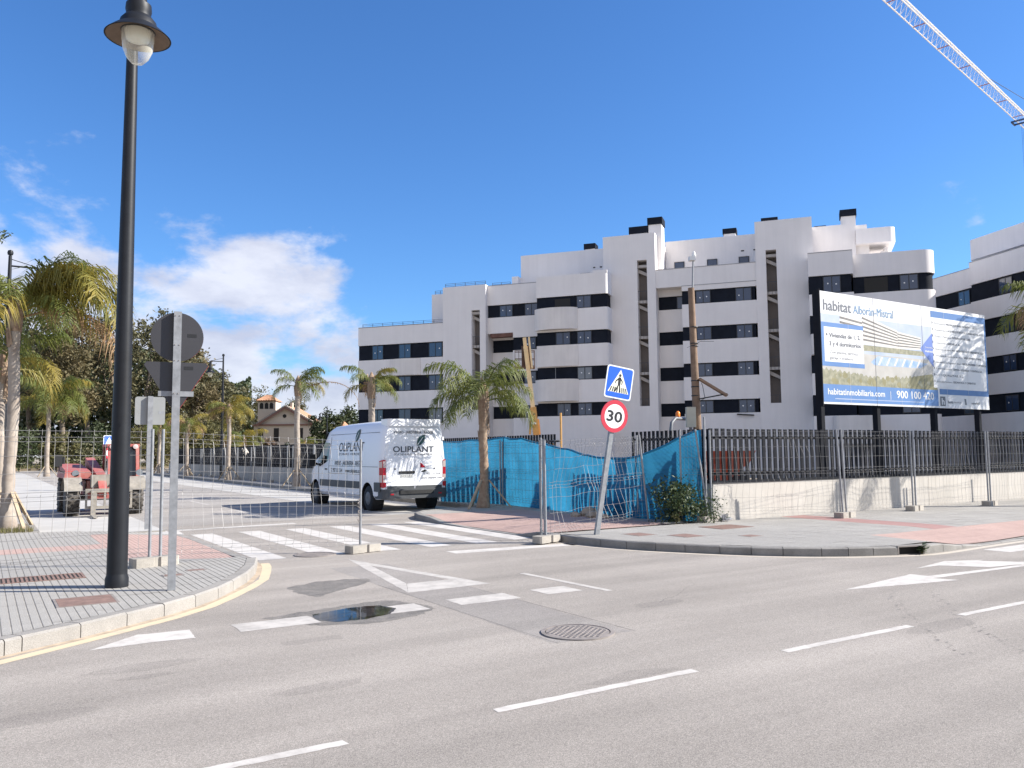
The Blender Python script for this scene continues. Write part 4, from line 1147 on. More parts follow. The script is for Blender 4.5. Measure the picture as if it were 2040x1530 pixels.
for i in range(k+1):
    t = 1-i/k; tree.append((.63*t, .25+.10*abs(t-.5)*1.2+.014*math.sin(i*1.9)+.008*rng.random()))
bp(tree,'bill_tree','printed_trees')
bp([(.43,.16),(.655,.16),(.62,.33),(.50,.29)],'bill_tree2','printed_field')
# printed housing blocks
def pblock(x0,x1,yl0,yl1,yr0,yr1,n):
    bp([(x0,yl0),(x1,yr0),(x1,yr1),(x0,yl1)],'bill_cream','printed_block')
    for i in range(n):
        a = .12+.86*i/n; b = a+.42/n
        bp([(x0,yl0+(yl1-yl0)*a),(x1,yr0+(yr1-yr0)*a),(x1,yr0+(yr1-yr0)*b),(x0,yl0+(yl1-yl0)*b)],'bill_dark','printed_storey')
pblock(.10,.24,.62,.82,.60,.78,4)
pblock(.22,.42,.56,.84,.55,.72,6); pblock(.42,.56,.55,.715,.56,.68,5)
bp([(.22,.50),(.60,.50),(.60,.545),(.22,.555)],'bill_tree','printed_hedge')
bp([(.26,.40),(.30,.46),(.44,.455),(.60,.43),(.55,.38),(.40,.375),(.28,.375)],'bill_pool','printed_pool')
for i in range(6): bp([(.30+i*.045,.38),(.31+i*.045,.38),(.33+i*.045,.455),(.32+i*.045,.455)],'bill_cream','printed_path')
for i in range(46):
    cx, cy, rr = rng.uniform(.01,.60), rng.uniform(.19,.27), rng.uniform(.008,.022)
    bp([(cx+rr*math.cos(a*.785)*rng.uniform(.7,1.2)*.6, cy+rr*1.5*math.sin(a*.785)*rng.uniform(.7,1.2)) for a in range(8)], ('bill_tree','bill_tree2')[i%2], 'printed_shrub')
br(.0,.225,.685,.725,'bill_blue','blue_bar'); br(.0,.225,.335,.375,'bill_blue','blue_bar'); br(.0,.016,.375,.685,'bill_blue','blue_bar')
br(.016,.222,.375,.685,'bill_white','text_box')
br(.0,.655,.0,.015,'bill_white','white_edge'); br(.0,.655,.018,.175,'bill_blue','blue_footer')
br(.655,1.0,.0,.125,'bill_white','white_footer'); br(.665,.995,.135,.19,'bill_dblue','blue_bar')
br(.63,.995,.20,.90,'bill_white','text_panel'); br(.63,1.0,.90,.965,'bill_dblue','blue_bar'); br(.99,1.0,.135,.90,'bill_dblue','blue_bar')
bp([(.635,.40),(.635,.74),(.555,.575)],'bill_violet','blue_arrow')
ty = -.0006*(lay[0]+4)-.001
def bt(s, fx, fy, h, m, w=None, bold=0): 
    lay[0] += 1
    return text_on(s, h/.72, m, bb, (fx*BW, -.0056, BZ0+fy*BH), (1,0,0), (0,0,1), width=(w*BW if w else None), bold=bold)
bt('habitat', .018, .835, .30, 'bill_grey', .145, .008); bt('Alborán-Mistral', .175, .835, .25, 'bill_mid', .225, .002)
bt('\u25b6', .028, .60, .10, 'bill_grey') if False else bp([(.025,.60),(.025,.635),(.036,.617)],'bill_grey','bullet')
bt('Viviendas de 1, 2,', .042, .595, .12, 'bill_grey', .165, .006); bt('3 y 4 dormitorios', .042, .52, .12, 'bill_grey', .165, .006)
bt('Con piscina, terraza,', .042, .45, .08, 'bill_grey', .15); bt('garaje y trastero', .042, .40, .08, 'bill_grey', .12)
bt('habitatinmobiliaria.com', .025, .085, .17, 'bill_white', .305, .006); bt('|', .36, .08, .19, 'bill_white'); bt('900 100 420', .40, .08, .22, 'bill_white', .225, .008)
br(.06,.56,.045,.052,'bill_sky','thin_line')
bt('Comercializa', .585, .585, .05, 'bill_white', .048); bt('Habitat', .585, .545, .06, 'bill_white', .048, .003)
lines = [('Promotora:','PROMOCIONES HABITAT, S.A.U.',.29),('Arquitectura:','HCP ARQUITECTOS Y URBANISTAS, S.L.P.',.33),('Project Manager:','INTEGRA HOME CORE',.24),('Constructora:','SARDALLA, S.L.',.17),('Dirección de obra:','HCP ARQUITECTOS Y URBANISTAS, S.L.P.',.33),('Dirección de ejecución de obra:','EMILIO DONOSO CORPAS',.31),('Coordinación de Seguridad y Salud:','CEMOSA, INGENIERIA Y CONTROL, S.A.',.345),('Control de calidad:','CEMOSA, INGENIERIA Y CONTROL, S.A.',.31),('OCT:','QUALITAS, S.L.',.18),('Instalaciones:','GEOMATICA Y CIMENTOS',.26)]
for i,(a,b,w_) in enumerate(lines):
    fy = .835-.0645*i
    bp([(.635,fy-.005),(.635,fy+.03),(.643,fy+.012)],'bill_grey','bullet')
    wa = w_*len(a)/(len(a)+len(b))
    bt(a, .65, fy, .055, 'bill_grey', wa*.95); bt(b, .65+wa, fy, .06, 'bill_grey', w_-wa, .004)
br(.665,.70,.02,.115,'bill_grey','logo_square'); bt('h', .676, .035, .2, 'bill_white', .016, .01)
bt('Bankia', .715, .05, .08, 'bill_grey', .035, .004); bt('Financiado por', .755, .055, .05, 'bill_grey', .05); bt('sabadell', .875, .05, .07, 'bill_grey', .055, .003)
bp([(.83,.04),(.842,.04),(.838,.10),(.826,.10)],'bill_grey','logo_mark')

# ------------------------------------------------------------------ street lamps
def street_lamp(label, x, y, arm_ang, H=8.0, z0=PZ, r0=.115, r1=.05, seg=24, arm=.82, lam_h=6.95, ls=1.0):
    t = thing('street_lamp', label, 'street lamp', (x,y,z0), arm_ang)
    MB().lathe([(r0*1.13,0),(r0*1.13,.10),(r0*1.0,.14),(r0,.16),(r0*.95,1.2),(r0*.62,H*.75),(r1,H),(.001,H+.01)], seg).build('pole','black_metal',t,smooth=35)
    MB().lathe([(.001,H),(.075,H+.03),(.09,H+.10),(.07,H+.17),(.001,H+.2)], 16).build('finial','black_metal',t,smooth=40)
    a = MB(); a.tube([(0,0,lam_h+.72),(arm,0,lam_h+.72)],.028,10); a.tube([(0,0,H-.1),(arm*.98,0,lam_h+.74)],.012,8); a.build('arm','black_metal',t,smooth=40)
    c = (arm,0,lam_h)
    def LP(pr): return [(r_*ls, h_*ls) for r_, h_ in pr]
    ln = MB(); ln.lathe(LP([(.075,.70),(.075,.34),(.085,.30),(.12,.28),(.125,.22),(.118,.19),(.118,.155),(.13,.15),(.17,.10),(.185,.02),(.19,.0)]), 32, c, cap=True)
    lo = ln.build('lantern','black_metal',t,smooth=35)
    MB().lathe(LP([(.175,.055),(.24,.005),(.305,-.055),(.315,-.065),(.305,-.062),(.235,-.01),(.17,.03)]),40,c,cap=False).build('shade','black_metal',lo,smooth=50)
    MB().lathe(LP([(.300,-.0635),(.235,-.0115),(.165,.0)]),40,c,cap=False).build('shade_underside','lamp_under',lo,smooth=60)
    MB().lathe(LP([(.155,-.01),(.153,-.10),(.14,-.20),(.105,-.28),(.055,-.335),(.001,-.35)]),32,c,cap=False).build('bowl','bowl',lo,smooth=60)
    MB().lathe(LP([(.13,.0),(.11,-.09),(.03,-.12),(.001,-.12)]),24,c,cap=False).build('reflector','sign_cream',lo,smooth=60)
    return t
street_lamp('tall black street lamp standing close by on the left pavement', 1.38, 10.72, R(-93.5), r0=.113, lam_h=6.33, H=7.75, arm=.8, ls=1.12)
street_lamp('thin black street lamp far up the right side of the side street', 13.35, 56.5, math.pi, seg=12)
street_lamp('black street lamp behind the left palm crown', .56, 31.0, 0.0, seg=12)
street_lamp('distant thin black lamp post above the van beside the dark tree', 13.3, u_of(651,13.3) if u_of(651,13.3) < 60 else 34.5, math.pi, seg=8, H=5.6, lam_h=4.4) if False else None
dl = wp(651, 905, 95); street_lamp('distant thin black lamp post rising above the orange tiled roof', dl.x, dl.y, math.pi-YAW, seg=8, H=6.6, lam_h=5.4)

# ------------------------------------------------------------------ traffic signs
def roundrect2(w, h, r, n=5):
    p = []
    for cx, cy, a0 in ((w/2-r,h/2-r,0),(-w/2+r,h/2-r,90),(-w/2+r,-h/2+r,180),(w/2-r,-h/2+r,270)):
        for i in range(n+1):
            a = R(a0+90*i/n); p.append((cx+r*math.cos(a), cy+r*math.sin(a)))
    return p
def plate_xz(poly, y0, y1, cz=0, cx=0):
    return MB().plate([(p[0]+cx,y0,p[1]+cz) for p in poly],(0,y1-y0,0))
def circ(r, n=40): return [(r*math.cos(2*math.pi*i/n), r*math.sin(2*math.pi*i/n)) for i in range(n)]
# local frame: sign face looks along -y
# 1. no-entry disc and give-way triangle seen from behind
s1 = thing('traffic_sign', 'dark backs of a round and a triangular sign on a galvanised post', 'sign', (1.86,10.07,PZ), R(-8))
MB().box(-.042,.042,-.025,.035,0,3.17).build('post','galv',s1)
tri = [(-.32,.0),(.32,.0),(.345,-.035),(.03,-.555),(-.03,-.555),(-.345,-.035)]
d_ = plate_xz(circ(.285), .036, .050, 2.88).build('disc','sign_back',s1)
MB().lathe([(.283,.0505),(.2855,.056),(.2855,.0505)],40,(.002,0,2.88),'y',cap=False).build('disc_rim','sign_red',d_)
t_ = plate_xz(tri, .036, .050, 2.585).build('triangle','sign_back',s1)
plate_xz([(p[0]*1.0+.003,p[1]) for p in tri], .0505, .056, 2.585).build('triangle_rim','sign_red',t_)
MB().box(-.19,.19,.028,.0355,2.19,2.25).build('bracket','galv',s1)
for z in (3.12,2.78,2.6,2.22):
    for x in (-.025,.02): MB().lathe([(.007,-.027),(.005,-.031),(.001,-.032)],8,(x,0,z),'y',cap=False).build('bolt','iron',s1)
for x, z in ((.16,2.90),(.13,2.52)): MB().box(x-.05,x+.05,.0345,.0358,z-.02,z+.02).build('maker_stamp','black',s1)
# 2. crossing sign back
s2 = thing('traffic_sign', 'pale square back of a crossing sign on a grey post behind the round sign', 'sign', (2.93,18.55,PZ), R(-4))
MB().box(-.05,.05,-.03,.04,0,2.74).build('post','galv',s2)
plate_xz(roundrect2(.58,.58,.05), .042, .058, 2.44).build('plate','sign_back_light',s2)
plate_xz(roundrect2(.578,.578,.05), .0585, .062, 2.44).build('plate_face','sign_blue',s2)
MB().box(.16,.27,.0405,.0418,2.38,2.43).build('maker_stamp','galv',s2)
# 3. leaning crossing + 30 sign
s3 = thing('traffic_sign', 'leaning sign post with a blue crossing plate and a red 30 disc', 'sign', (9.52,12.06,PZ-.02), 0)
ax = Vector((VX,-VY,0))       # camera right: the post leans that way
lean = Matrix.Rotation(R(9.0), 4, Vector((0,0,1)).cross(ax)) @ Matrix.Rotation(R(-4), 4, 'Z')
s3.matrix_world = Matrix.Translation((9.52,12.06,PZ-.02)) @ lean
MB().box(-.045,.045,-.02,.04,-.1,3.05).build('post','galv',s3)
pz = 2.83; rz_ = 2.205
pl_ = plate_xz(roundrect2(.60,.60,.05), -.022, -.036, pz).build('crossing_plate','sign_white',s3)
plate_xz(roundrect2(.555,.555,.04), -.0365, -.037, pz).build('blue_field','sign_blue',pl_)
plate_xz([(-.235,-.185),(.235,-.185),(0,.245)], -.0375, -.038, pz).build('white_triangle','sign_cream',pl_)
def bk(poly, nm='pictogram'): plate_xz(poly, -.0385, -.039, pz).build(nm,'black',pl_)
bk([(.0+.028*math.cos(i*.6283),.135+.028*math.sin(i*.6283)) for i in range(10)],'pictogram_head')
bk([(-.03,.10),(.025,.10),(.03,.0),(.025,-.05),(-.025,-.05),(-.03,.0)],'pictogram_body')
bk([(.02,.095),(.075,.03),(.065,-.035),(.05,-.03),(.055,.025),(.01,.06)],'pictogram_arm')
bk([(-.02,.095),(-.085,.035),(-.10,-.02),(-.085,-.025),(-.068,.02),(-.01,.06)],'pictogram_arm')
bk([(-.025,-.045),(.0,-.045),(-.065,-.175),(-.095,-.175)],'pictogram_leg')
bk([(.0,-.045),(.028,-.045),(.055,-.175),(.025,-.175)],'pictogram_leg')
for k,x in enumerate((-.19,-.135,-.09,-.03,.03,.09,.14,.19)):
    bk([(x-.012,-.18),(x+.012,-.18),(x*.82+.012,-.085),(x*.82-.012,-.085)],'pictogram_stripe') if k not in (3,4) or True else None
ds = plate_xz(circ(.30), -.022, -.036, rz_).build('speed_disc','sign_red',s3)
plate_xz(circ(.222), -.0365, -.037, rz_).build('white_field','sign_white',ds)
text_on('30', .275, 'black', ds, (-.165,-.0385,rz_-.097), (1,0,0), (0,0,1), width=.33, bold=.010)
# far sign behind the lamp
fs = wp(216, 905, 40); s4 = thing('traffic_sign', 'far blue crossing plate above a red ringed disc behind the telehandler cab', 'sign', (fs.x,fs.y,PZ), R(20))
MB().box(-.04,.04,-.02,.04,0,2.35).build('post','galv',s4)
q4 = plate_xz(roundrect2(.55,.55,.05), -.022, -.036, 2.2).build('crossing_plate','sign_white',s4); plate_xz(roundrect2(.50,.50,.04), -.0365, -.038, 2.2).build('blue_field','sign_blue',q4); plate_xz([(-.2,-.16),(.2,-.16),(0,.2)], -.0385, -.04, 2.2).build('white_triangle','sign_white',q4)
q5 = plate_xz(circ(.27), -.022, -.036, 1.63).build('disc','sign_red',s4); plate_xz(circ(.16), -.0365, -.038, 1.63).build('white_field','sign_white',q5)

# ------------------------------------------------------------------ wire fence panels and their feet
def wire(mb, pts, r=.0028):
    mb.tube(pts, r, 3, cap=False)
def fence_panel(label, x0, y0, x1, y1, z0=0.0, z1=None, H=1.86, dent=.03, lean0=(0,0), lean1=(0,0), group='galvanised mesh fence panels', r=.0028, crumple=0.0, step=.15, pr=.021, wires=None):
    z1 = z0 if z1 is None else z1
    d = Vector((x1-x0,y1-y0,0)); L = d.length; rz = math.atan2(d.y,d.x)
    t = thing('mesh_fence', label, 'fence panel', (x0,y0,z0), rz, group)
    lr = random.Random(int(x0*100+y0*17))
    seed = lr.uniform(0,50)
    def P(s_, h, o=0.0):
        b = o + dent*noise.noise(Vector((s_*1.1+seed,h*1.7,seed)))*1.6 + crumple*noise.noise(Vector((s_*2.3+seed,h*3.1,seed+7)))
        f = s_/L
        lx = lean0[0]*(1-f)+lean1[0]*f; ly = lean0[1]*(1-f)+lean1[1]*f
        return Vector((s_+lx*h+crumple*.5*noise.noise(Vector((s_*2+3,h*3,seed+3))), ly*h+b*min(1,4*f,4*(1-f)), h+(z1-z0)*f + crumple*.35*noise.noise(Vector((s_*1.7,h*2,seed+9)))))
    for s_, lean in ((0,lean0),(L,lean1)):
        zz = 0 if s_ == 0 else z1-z0
        MB().tube([(s_,0,zz+.03),(s_+lean[0]*H,lean[1]*H,zz+H+.02)],pr,10).build('post','galv',t,smooth=40)
    w_ = MB()
    hs = wires or [.13,.19,.25,.48,.78,.95,1.0,1.06,1.30,1.52,1.70,1.76,1.84]
    n = max(2,int(L/step))
    fold = {.19:.035, 1.0:.035, 1.76:.035}
    for h in hs:
        m_ = int(L/.3)+2
        wire(w_, [P(L*i/m_, h*(H/1.86), fold.get(h,0)) for i in range(m_+1)], r*1.1)
    zs = [.10,.16,.19,.22,.5,.8,.97,1.0,1.03,1.3,1.55,1.73,1.76,1.79,1.86]
    for i in range(1,n):
        s_ = L*i/n
        wire(w_, [P(s_, h*(H/1.86), .035 if h in (.19,1.0,1.76) else 0) for h in zs], r)
    w_.build('wire_mesh','galv_wire',t)
    return t
def foot(label, x, y, z, rz=0.0, m='concrete', sx=.31, sy=.11, h=.125):
    t = MB(); c = .03
    t.prism([(-sx,-sy+c),(-sx+c,-sy),(-.05,-sy),(-.03,-sy+.03),(.03,-sy+.03),(.05,-sy),(sx-c,-sy),(sx,-sy+c),(sx,sy-c),(sx-c,sy),(.05,sy),(.03,sy-.03),(-.03,sy-.03),(-.05,sy),(-sx+c,sy),(-sx,sy-c)],0,h)
    o = t.build('concrete_block', m); o.location = (x,y,z); o.rotation_euler = (0,0,rz)
    return tag(o, label, 'concrete block', 'fence feet')
fence_panel('mesh fence panel across the left pavement left of the tall lamp', -1.45, 11.6, 2.0, 12.42, PZ, dent=.05)
fence_panel('mesh fence panel standing left of the lone post on the zebra crossing', 2.14, 12.43, 5.37, 13.13, PZ, 0.0, dent=.09)
foot('concrete fence foot on the left pavement behind the round sign post', 2.06, 12.40, PZ, .22)
foot('chipped concrete fence foot standing on the zebra crossing', 5.42, 13.13, .009, .25)
# chains tying the lone post
ch = MB()
for k in range(9):
    z = .50+.045*k; a = rng.uniform(0,6.28)
    ch.tube([(5.34+.03*math.cos(a),13.12+.03*math.sin(a),z),(5.34-.03*math.cos(a),13.12-.03*math.sin(a),z+.045)],.008,5)
tag(ch.build('chain','iron'), 'short rusty chain hanging on the lone fence post', 'chain')
fence_panel('buckled mesh fence panel between the kerb and the leaning 30 sign', 8.68, 12.5, 12.15, 13.6, 0.02, PZ, H=1.84, dent=.14, crumple=.10, lean1=(-.12,.03), lean0=(-.02,.0))
fence_panel('mesh fence panel edge leaning against the kerb post', 8.64, 12.42, 8.9, 12.95, 0.02, .05, H=1.84, lean0=(.03,0), step=.12, lean1=(-.05,0))
foot('concrete fence foot in the gutter at the right kerb', 8.66, 12.42, 0.02, .3)
fence_panel('narrow leaning fence panel beside the bush', 12.75, 13.2, 13.05, 12.72, PZ, H=1.95, lean0=(-.0,.0), lean1=(-.13,.05), step=.1)
foot('concrete fence foot beside the bush by the wall end', 13.10, 12.74, PZ, .1)
prevx, prevy = 13.15, 12.72
rp = [(16.19,11.66),(19.27,11.92),(22.35,11.73),(25.45,11.85),(28.5,11.7),(31.6,11.8)]
lb = ['mesh fence panel directly right of the bush along the low wall','second mesh fence panel right of the bush along the low wall','third mesh fence panel right of the bush along the low wall','fourth mesh fence panel right of the bush at the picture edge','fifth mesh fence panel beyond the right picture edge','sixth mesh fence panel beyond the right picture edge']
fl = ['concrete fence foot nearest the wall end on right pavement','second concrete fence foot from the wall end on right pavement','third concrete fence foot from the wall end on right pavement','fourth concrete fence foot from the wall end','fifth concrete fence foot from the wall end','sixth concrete fence foot from the wall end']
for i,(x,y) in enumerate(rp):
    if i > 3: break
    fence_panel(lb[i], prevx, prevy, x-.06, y, PZ, dent=.06 if i else .12, crumple=.05 if i == 0 else .015, H=1.93, r=.0022, lean0=((-.05,0) if i == 1 else (0,0)), lean1=((-.05,0) if i == 0 else (0,0)))
    foot(fl[i], x, y, PZ, rng.uniform(-.1,.2))
    prevx, prevy = x+.06, y
wb = MB()
wb.tube([Vector((rng.gauss(0,.09),rng.gauss(0,.06),min(.16,abs(rng.gauss(0,.06))+.015))) for k in range(90)],.006,4)
o = wb.build('wire_bundle','bag'); o.location = (13.42,12.62,PZ); tag(o,'tangled bundle of grey wire lying at the wall foot','wire bundle')
# row up the side street in front of the long wall
fx = 13.05; y = 27.5
for i in range(11):
    y2 = y+3.4
    fence_panel('%s mesh fence panel beyond the van along the side street' % ('first','second','third','fourth','fifth','sixth','seventh','eighth','ninth','tenth','eleventh')[i], fx+rng.uniform(-.15,.15), y, fx+rng.uniform(-.15,.15), y2-.1, PZ, H=1.9, dent=.16, r=.0045, step=.25, crumple=.06, wires=[.15,.25,.8,1.0,1.55,1.7,1.84], pr=.028)
    foot('%s concrete fence foot beyond the van along the side street' % ('first','second','third','fourth','fifth','sixth','seventh','eighth','ninth','tenth','eleventh')[i], fx, y2-.05, PZ, 1.57)
    y = y2
cl = MB()
for k in range(26):
    p = Vector((rng.gauss(0,.05),rng.gauss(0,.12),-abs(rng.gauss(0,.25)))); q = p+Vector((rng.uniform(-.05,.05),rng.uniform(-.2,.2),rng.uniform(-.25,.05)))
    s_ = Vector((.02,.05,.03)); cl.quad(p-s_,p+s_,q+s_,q-s_)
o = cl.build('cloth','cloth'); u_ = u_of(492,13.0); o.location = (12.9,u_,2.05); tag(o,'pale rag hanging over the far wire fence','cloth')

# ------------------------------------------------------------------ blue screening cloth
def tarp(label, pts, tops, zbot, name='screen_cloth', fold=.05, m='tarp', parent=None, seed=1):
    # pts: ground polyline; tops: heights at the same points
    P = [Vector((a,b,0)) for a,b in pts]; seg = [(P[i+1]-P[i]).length for i in range(len(P)-1)]; L = sum(seg)
    nu = int(L/.07); nv = 18; vs = []; fs = []
    for i in range(nu+1):
        s_ = L*i/nu; k = 0; q = s_
        while k < len(seg)-1 and q > seg[k]: q -= seg[k]; k += 1
        f = q/seg[k]; p = P[k].lerp(P[k+1], f); d = (P[k+1]-P[k]).normalized(); nn = Vector((d.y,-d.x,0))
        top = tops[k]+(tops[k+1]-tops[k])*f - .035*abs(math.sin(s_*2.4))
        for j in range(nv+1):
            h = j/nv
            w1 = fold*(noise.noise(Vector((s_*2.2+h*1.2,h*1.1,seed)))*1.2 + .45*noise.noise(Vector((s_*6+h*3.0,h*2.0,seed+5))))
            vs.append(p+nn*w1*(.35+.65*(1-abs(2*h-1)))+Vector((0,0,zbot+(top-zbot)*h+.02*noise.noise(Vector((s_*3,0,seed)))*h)))
    for i in range(nu):
        for j in range(nv):
            a = i*(nv+1)+j; fs.append((a,a+nv+1,a+nv+2,a+1))
    o = MB().add(vs,fs).build(name,m,parent,smooth=60)
    if label: tag(o,label,'screen')
    return o, vs, nu, nv
t1, vs, nu, nv = tarp('bright blue screening cloth on the fence behind the front palm', [(12.15,23.2),(12.55,21.9),(12.85,20.6),(12.72,19.4),(12.62,18.2)], [1.98,2.02,2.08,2.02,1.88], PZ-.05, seed=2)
t2, vs2, nu2, nv2 = tarp('sagging blue screening cloth behind the leaning 30 sign and bush', [(12.62,18.2),(12.5,17.0),(12.45,15.6),(12.5,14.3),(12.85,13.4),(13.05,12.86)], [1.88,1.72,1.50,1.52,1.92,2.12], PZ-.05, seed=4, fold=.08)
# rolled upper hem
for vv, n_, m_, lab in ((vs,nu,nv,t1),(vs2,nu2,nv2,t2)):
    MB().tube([Vector(vv[i*(m_+1)+m_]) for i in range(0,n_+1,3)],.022,6).build('hem','tarp_light',lab,smooth=60)
# posts of the screened fence
for i,(x,y,h) in enumerate(((12.9,20.55,2.12),(12.66,18.2,1.95),(12.52,14.35,2.0),(13.12,12.84,2.36))):
    o = MB().tube([(0,0,0),(0,0,h-PZ)],.024,10).build('fence_post','galv',smooth=40); o.location = (x,y,PZ)
    tag(o, ['galvanised post at the bend of the blue screen','galvanised post between the taut and the sagging blue screen','galvanised post in front of the sagging blue screen','tall galvanised post at the wall end of the blue screen'][i], 'post','posts of the blue screen')
fence_panel('mesh fence panel over the blue screen right of the van', 12.02, 23.1, 12.74, 20.6, PZ, H=1.84, dent=.03, r=.0035, step=.2)
fence_panel('mesh fence panel over the blue screen behind the front palm trunk', 12.76, 20.5, 12.52, 18.25, PZ, H=1.8, dent=.03, r=.0035, step=.2)
# chain link in front of the sagging cloth
cm = MB(); A0, A1 = Vector((12.42,14.9,0)), Vector((13.0,12.83,0)); dL = (A1-A0).length; dd = (A1-A0).normalized(); nn = Vector((-dd.y,dd.x,0))*.1
def clp(s_, h): return A0+dd*s_+nn*(1+.5*noise.noise(Vector((s_*2,h*2,3))))+Vector((0,0,PZ+h))
st = .075
k = -int(1.9/st)
while k*st < dL:
    a = []; b = []
    for j in range(14):
        h = 1.85*j/13; s_ = k*st+h*.9
        if 0 <= s_ <= dL: a.append(clp(s_,h))
        s2_ = k*st+(1.85-h)*.9
        if 0 <= s2_ <= dL: b.append(clp(s2_,h))
    if len(a) > 1: cm.tube(a,.0022,3,cap=False)
    if len(b) > 1: cm.tube(b,.0022,3,cap=False)
    k += 1
tag(cm.build('chain_link_mesh','galv_wire'), 'diamond chain link mesh in front of the sagging blue screen', 'fence')
rb = [(11.9,15.2,.16),(12.1,15.6,.22),(11.75,15.7,.12),(12.0,14.9,.1)]
for i,(x,y,r_) in enumerate(rb):
    b = MB(); b.lathe([(.001,-.02),(r_*.9,.0),(r_,.3*r_),(r_*.7,.8*r_),(.001,r_)],8)
    b.v = [(p[0]*(1+.3*noise.noise(Vector(p)*9+Vector((i,0,0)))),p[1]*(1+.3*noise.noise(Vector(p)*7+Vector((0,i,0)))),p[2]) for p in b.v]
    o = b.build('rubble_lump','rubble'); o.location = (x,y,PZ); tag(o, ['broad rubble lump behind the buckled fence panel','tallest rubble lump behind the buckled fence panel','small rubble lump left of the heap behind the buckled panel','smallest rubble lump in front of the heap behind the buckled panel'][i],'rubble','rubble by the blue screen')
# a loose fold of cloth lying on the rubble
tarp('crumpled fold of blue cloth lying behind the leaning sign post', [(11.95,14.5),(12.15,14.9),(12.3,15.4)], [.5,.62,.55], PZ+.12, fold=.12, seed=9)
# orange rusty bar
o = MB().tube([(0,0,0),(0,0,2.9)],.035,8).build('iron_bar','ochre_machine',smooth=40); pb = wp(1118,900,27); o.location = (pb.x,pb.y,0); tag(o,'rusty orange upright bar behind the blue screen','bar')

# ------------------------------------------------------------------ palms
def frond_mesh(L, rise, droop, leaf, n, seed, m, hang=.75):
    lr = random.Random(seed); b = MB(); N_ = 14; pts = []; p = Vector((0,0,0)); a = rise
    for i in range(N_+1):
        pts.append(p.copy()); p = p+Vector((math.cos(a),0,math.sin(a)))*L/N_; a -= droop/N_*(0.45+1.1*i/N_)
    b.tube(pts,[.022*(1-.8*i/N_)+.003 for i in range(N_+1)],5)
    for i in range(n):
        t = .14+.86*(i+lr.random())/n; f = t*N_; k = min(int(f),N_-1); q = pts[k].lerp(pts[k+1],f-k); d = (pts[k+1]-pts[k]).normalized()
        ll = leaf*(.55+.9*math.sin(math.pi*min(1,t*.95)**.8))*lr.uniform(.8,1.15)
        for sd_ in (-1,1):
            side = Vector((0,sd_,0))
            up_ = side.cross(d)*sd_
            o = (side*lr.uniform(.5,.9)+d*lr.uniform(.3,.6)+up_*lr.uniform(-.4,.4)).normalized()
            mid = q+o*ll*.45+Vector((0,0,-.10*hang*ll)); tip = mid+(o*.45+Vector((0,0,-hang*lr.uniform(.7,1.2)))).normalized()*ll*.6
            w_ = Vector((d.x,d.y*.5,d.z)).normalized()*.016
            b.add([q-w_*.6,q+w_*.6,mid+w_,mid-w_,tip],[(0,1,2,3),(3,2,4)])
    me = b.mesh('frond'); me.materials.append(M[m]); return me
FR = {}
def get_frond(kind, i):
    k = (kind,i)
    if k not in FR:
        rise, droop = [(1.05,1.7),(.8,2.3),(.55,2.5),(.3,2.4),(-.05,1.8)][i]
        FR[k] = frond_mesh(2.0,rise,droop,.48,54,i*7+len(FR),kind)
    return FR[k]
def palm(label, x, y, z0, H, scale=1.0, n=16, r=.13, mix=(.75,.2,.05), seed=1, stakes=True, lean=(0,0), boots=.9, spread=1.0, low=.0, wind=None, sides=14, tm='trunk_pale'):
    lr = random.Random(seed)
    t = thing('palm_tree', label, 'palm', (x,y,z0), 0, 'palms along the street')
    k = 20 if sides < 12 else 90; pts = []; rs = []
    for i in range(k+1):
        f = i/k; h = H*f
        pts.append((lean[0]*f*f+.02*math.sin(f*9+seed), lean[1]*f*f+.02*math.cos(f*7+seed), h))
        rs.append(r*(1.35-.5*min(1,f*6) if f < .16 else 0.9+.03*math.sin(f*38)-.12*f)*(1+(.05*((h*7.5+.3*math.sin(h*3+seed))%1.0-.5) if sides >= 12 else 0)+.03*lr.uniform(-1,1)))
    MB().tube(pts,rs,sides).build('trunk',tm,t,smooth=50)
    top = Vector(pts[-1])
    bt_ = MB()
    for i in range(12):
        a = lr.uniform(0,6.28); h = lr.uniform(-boots,.05); rr = r*.85
        p = top+Vector((math.cos(a)*rr,math.sin(a)*rr,h)); q = p+Vector((math.cos(a)*.06,math.sin(a)*.06,lr.uniform(.25,.5)))
        s_ = Vector((-math.sin(a),math.cos(a),0))*.06
        bt_.add([p-s_,p+s_,q+s_*.4,q-s_*.4,p+Vector((math.cos(a),math.sin(a),0))*.03],[(0,1,2,3),(0,3,4),(1,4,2)])
    bt_.lathe([(r*.95,-boots*.6),(r*1.08,-.1),(r*.8,.25),(.02,.45)],10,top)
    bt_.build('boots','trunk_brown',t)
    for i in range(n):
        a = 2.4*i+lr.uniform(-.3,.3); lvl = i/n
        idx = min(4,int(lvl*4.2*spread+low+lr.uniform(-.3,.3))); idx = max(0,idx)
        u = lr.random(); kind = 'frond_green' if u < mix[0] or idx < 2 and u < mix[0]+.15 else ('frond_yellow' if u < mix[0]+mix[1] else 'frond_dead')
        o = link('frond', get_frond(kind,idx), None, t)
        if wind is not None:      # crowns combed to one side by the sea wind
            a = a+.55*math.sin(wind-a)
        o.location = top+Vector((math.cos(a)*.07,math.sin(a)*.07,.12-.28*lvl)); s_ = scale*lr.uniform(.85,1.12)
        o.rotation_euler = (lr.uniform(-.25,.25),0,a); o.scale = (s_,s_,s_)
    if stakes:
        for i in range(3):
            a = 2.09*i+seed; MB().beam((math.cos(a)*.75,math.sin(a)*.75,.0),(math.cos(a)*r,math.sin(a)*r,.75),.07,.04).build('stake','stake',t)
    return t
RIGHT = math.atan2(-VY,VX)
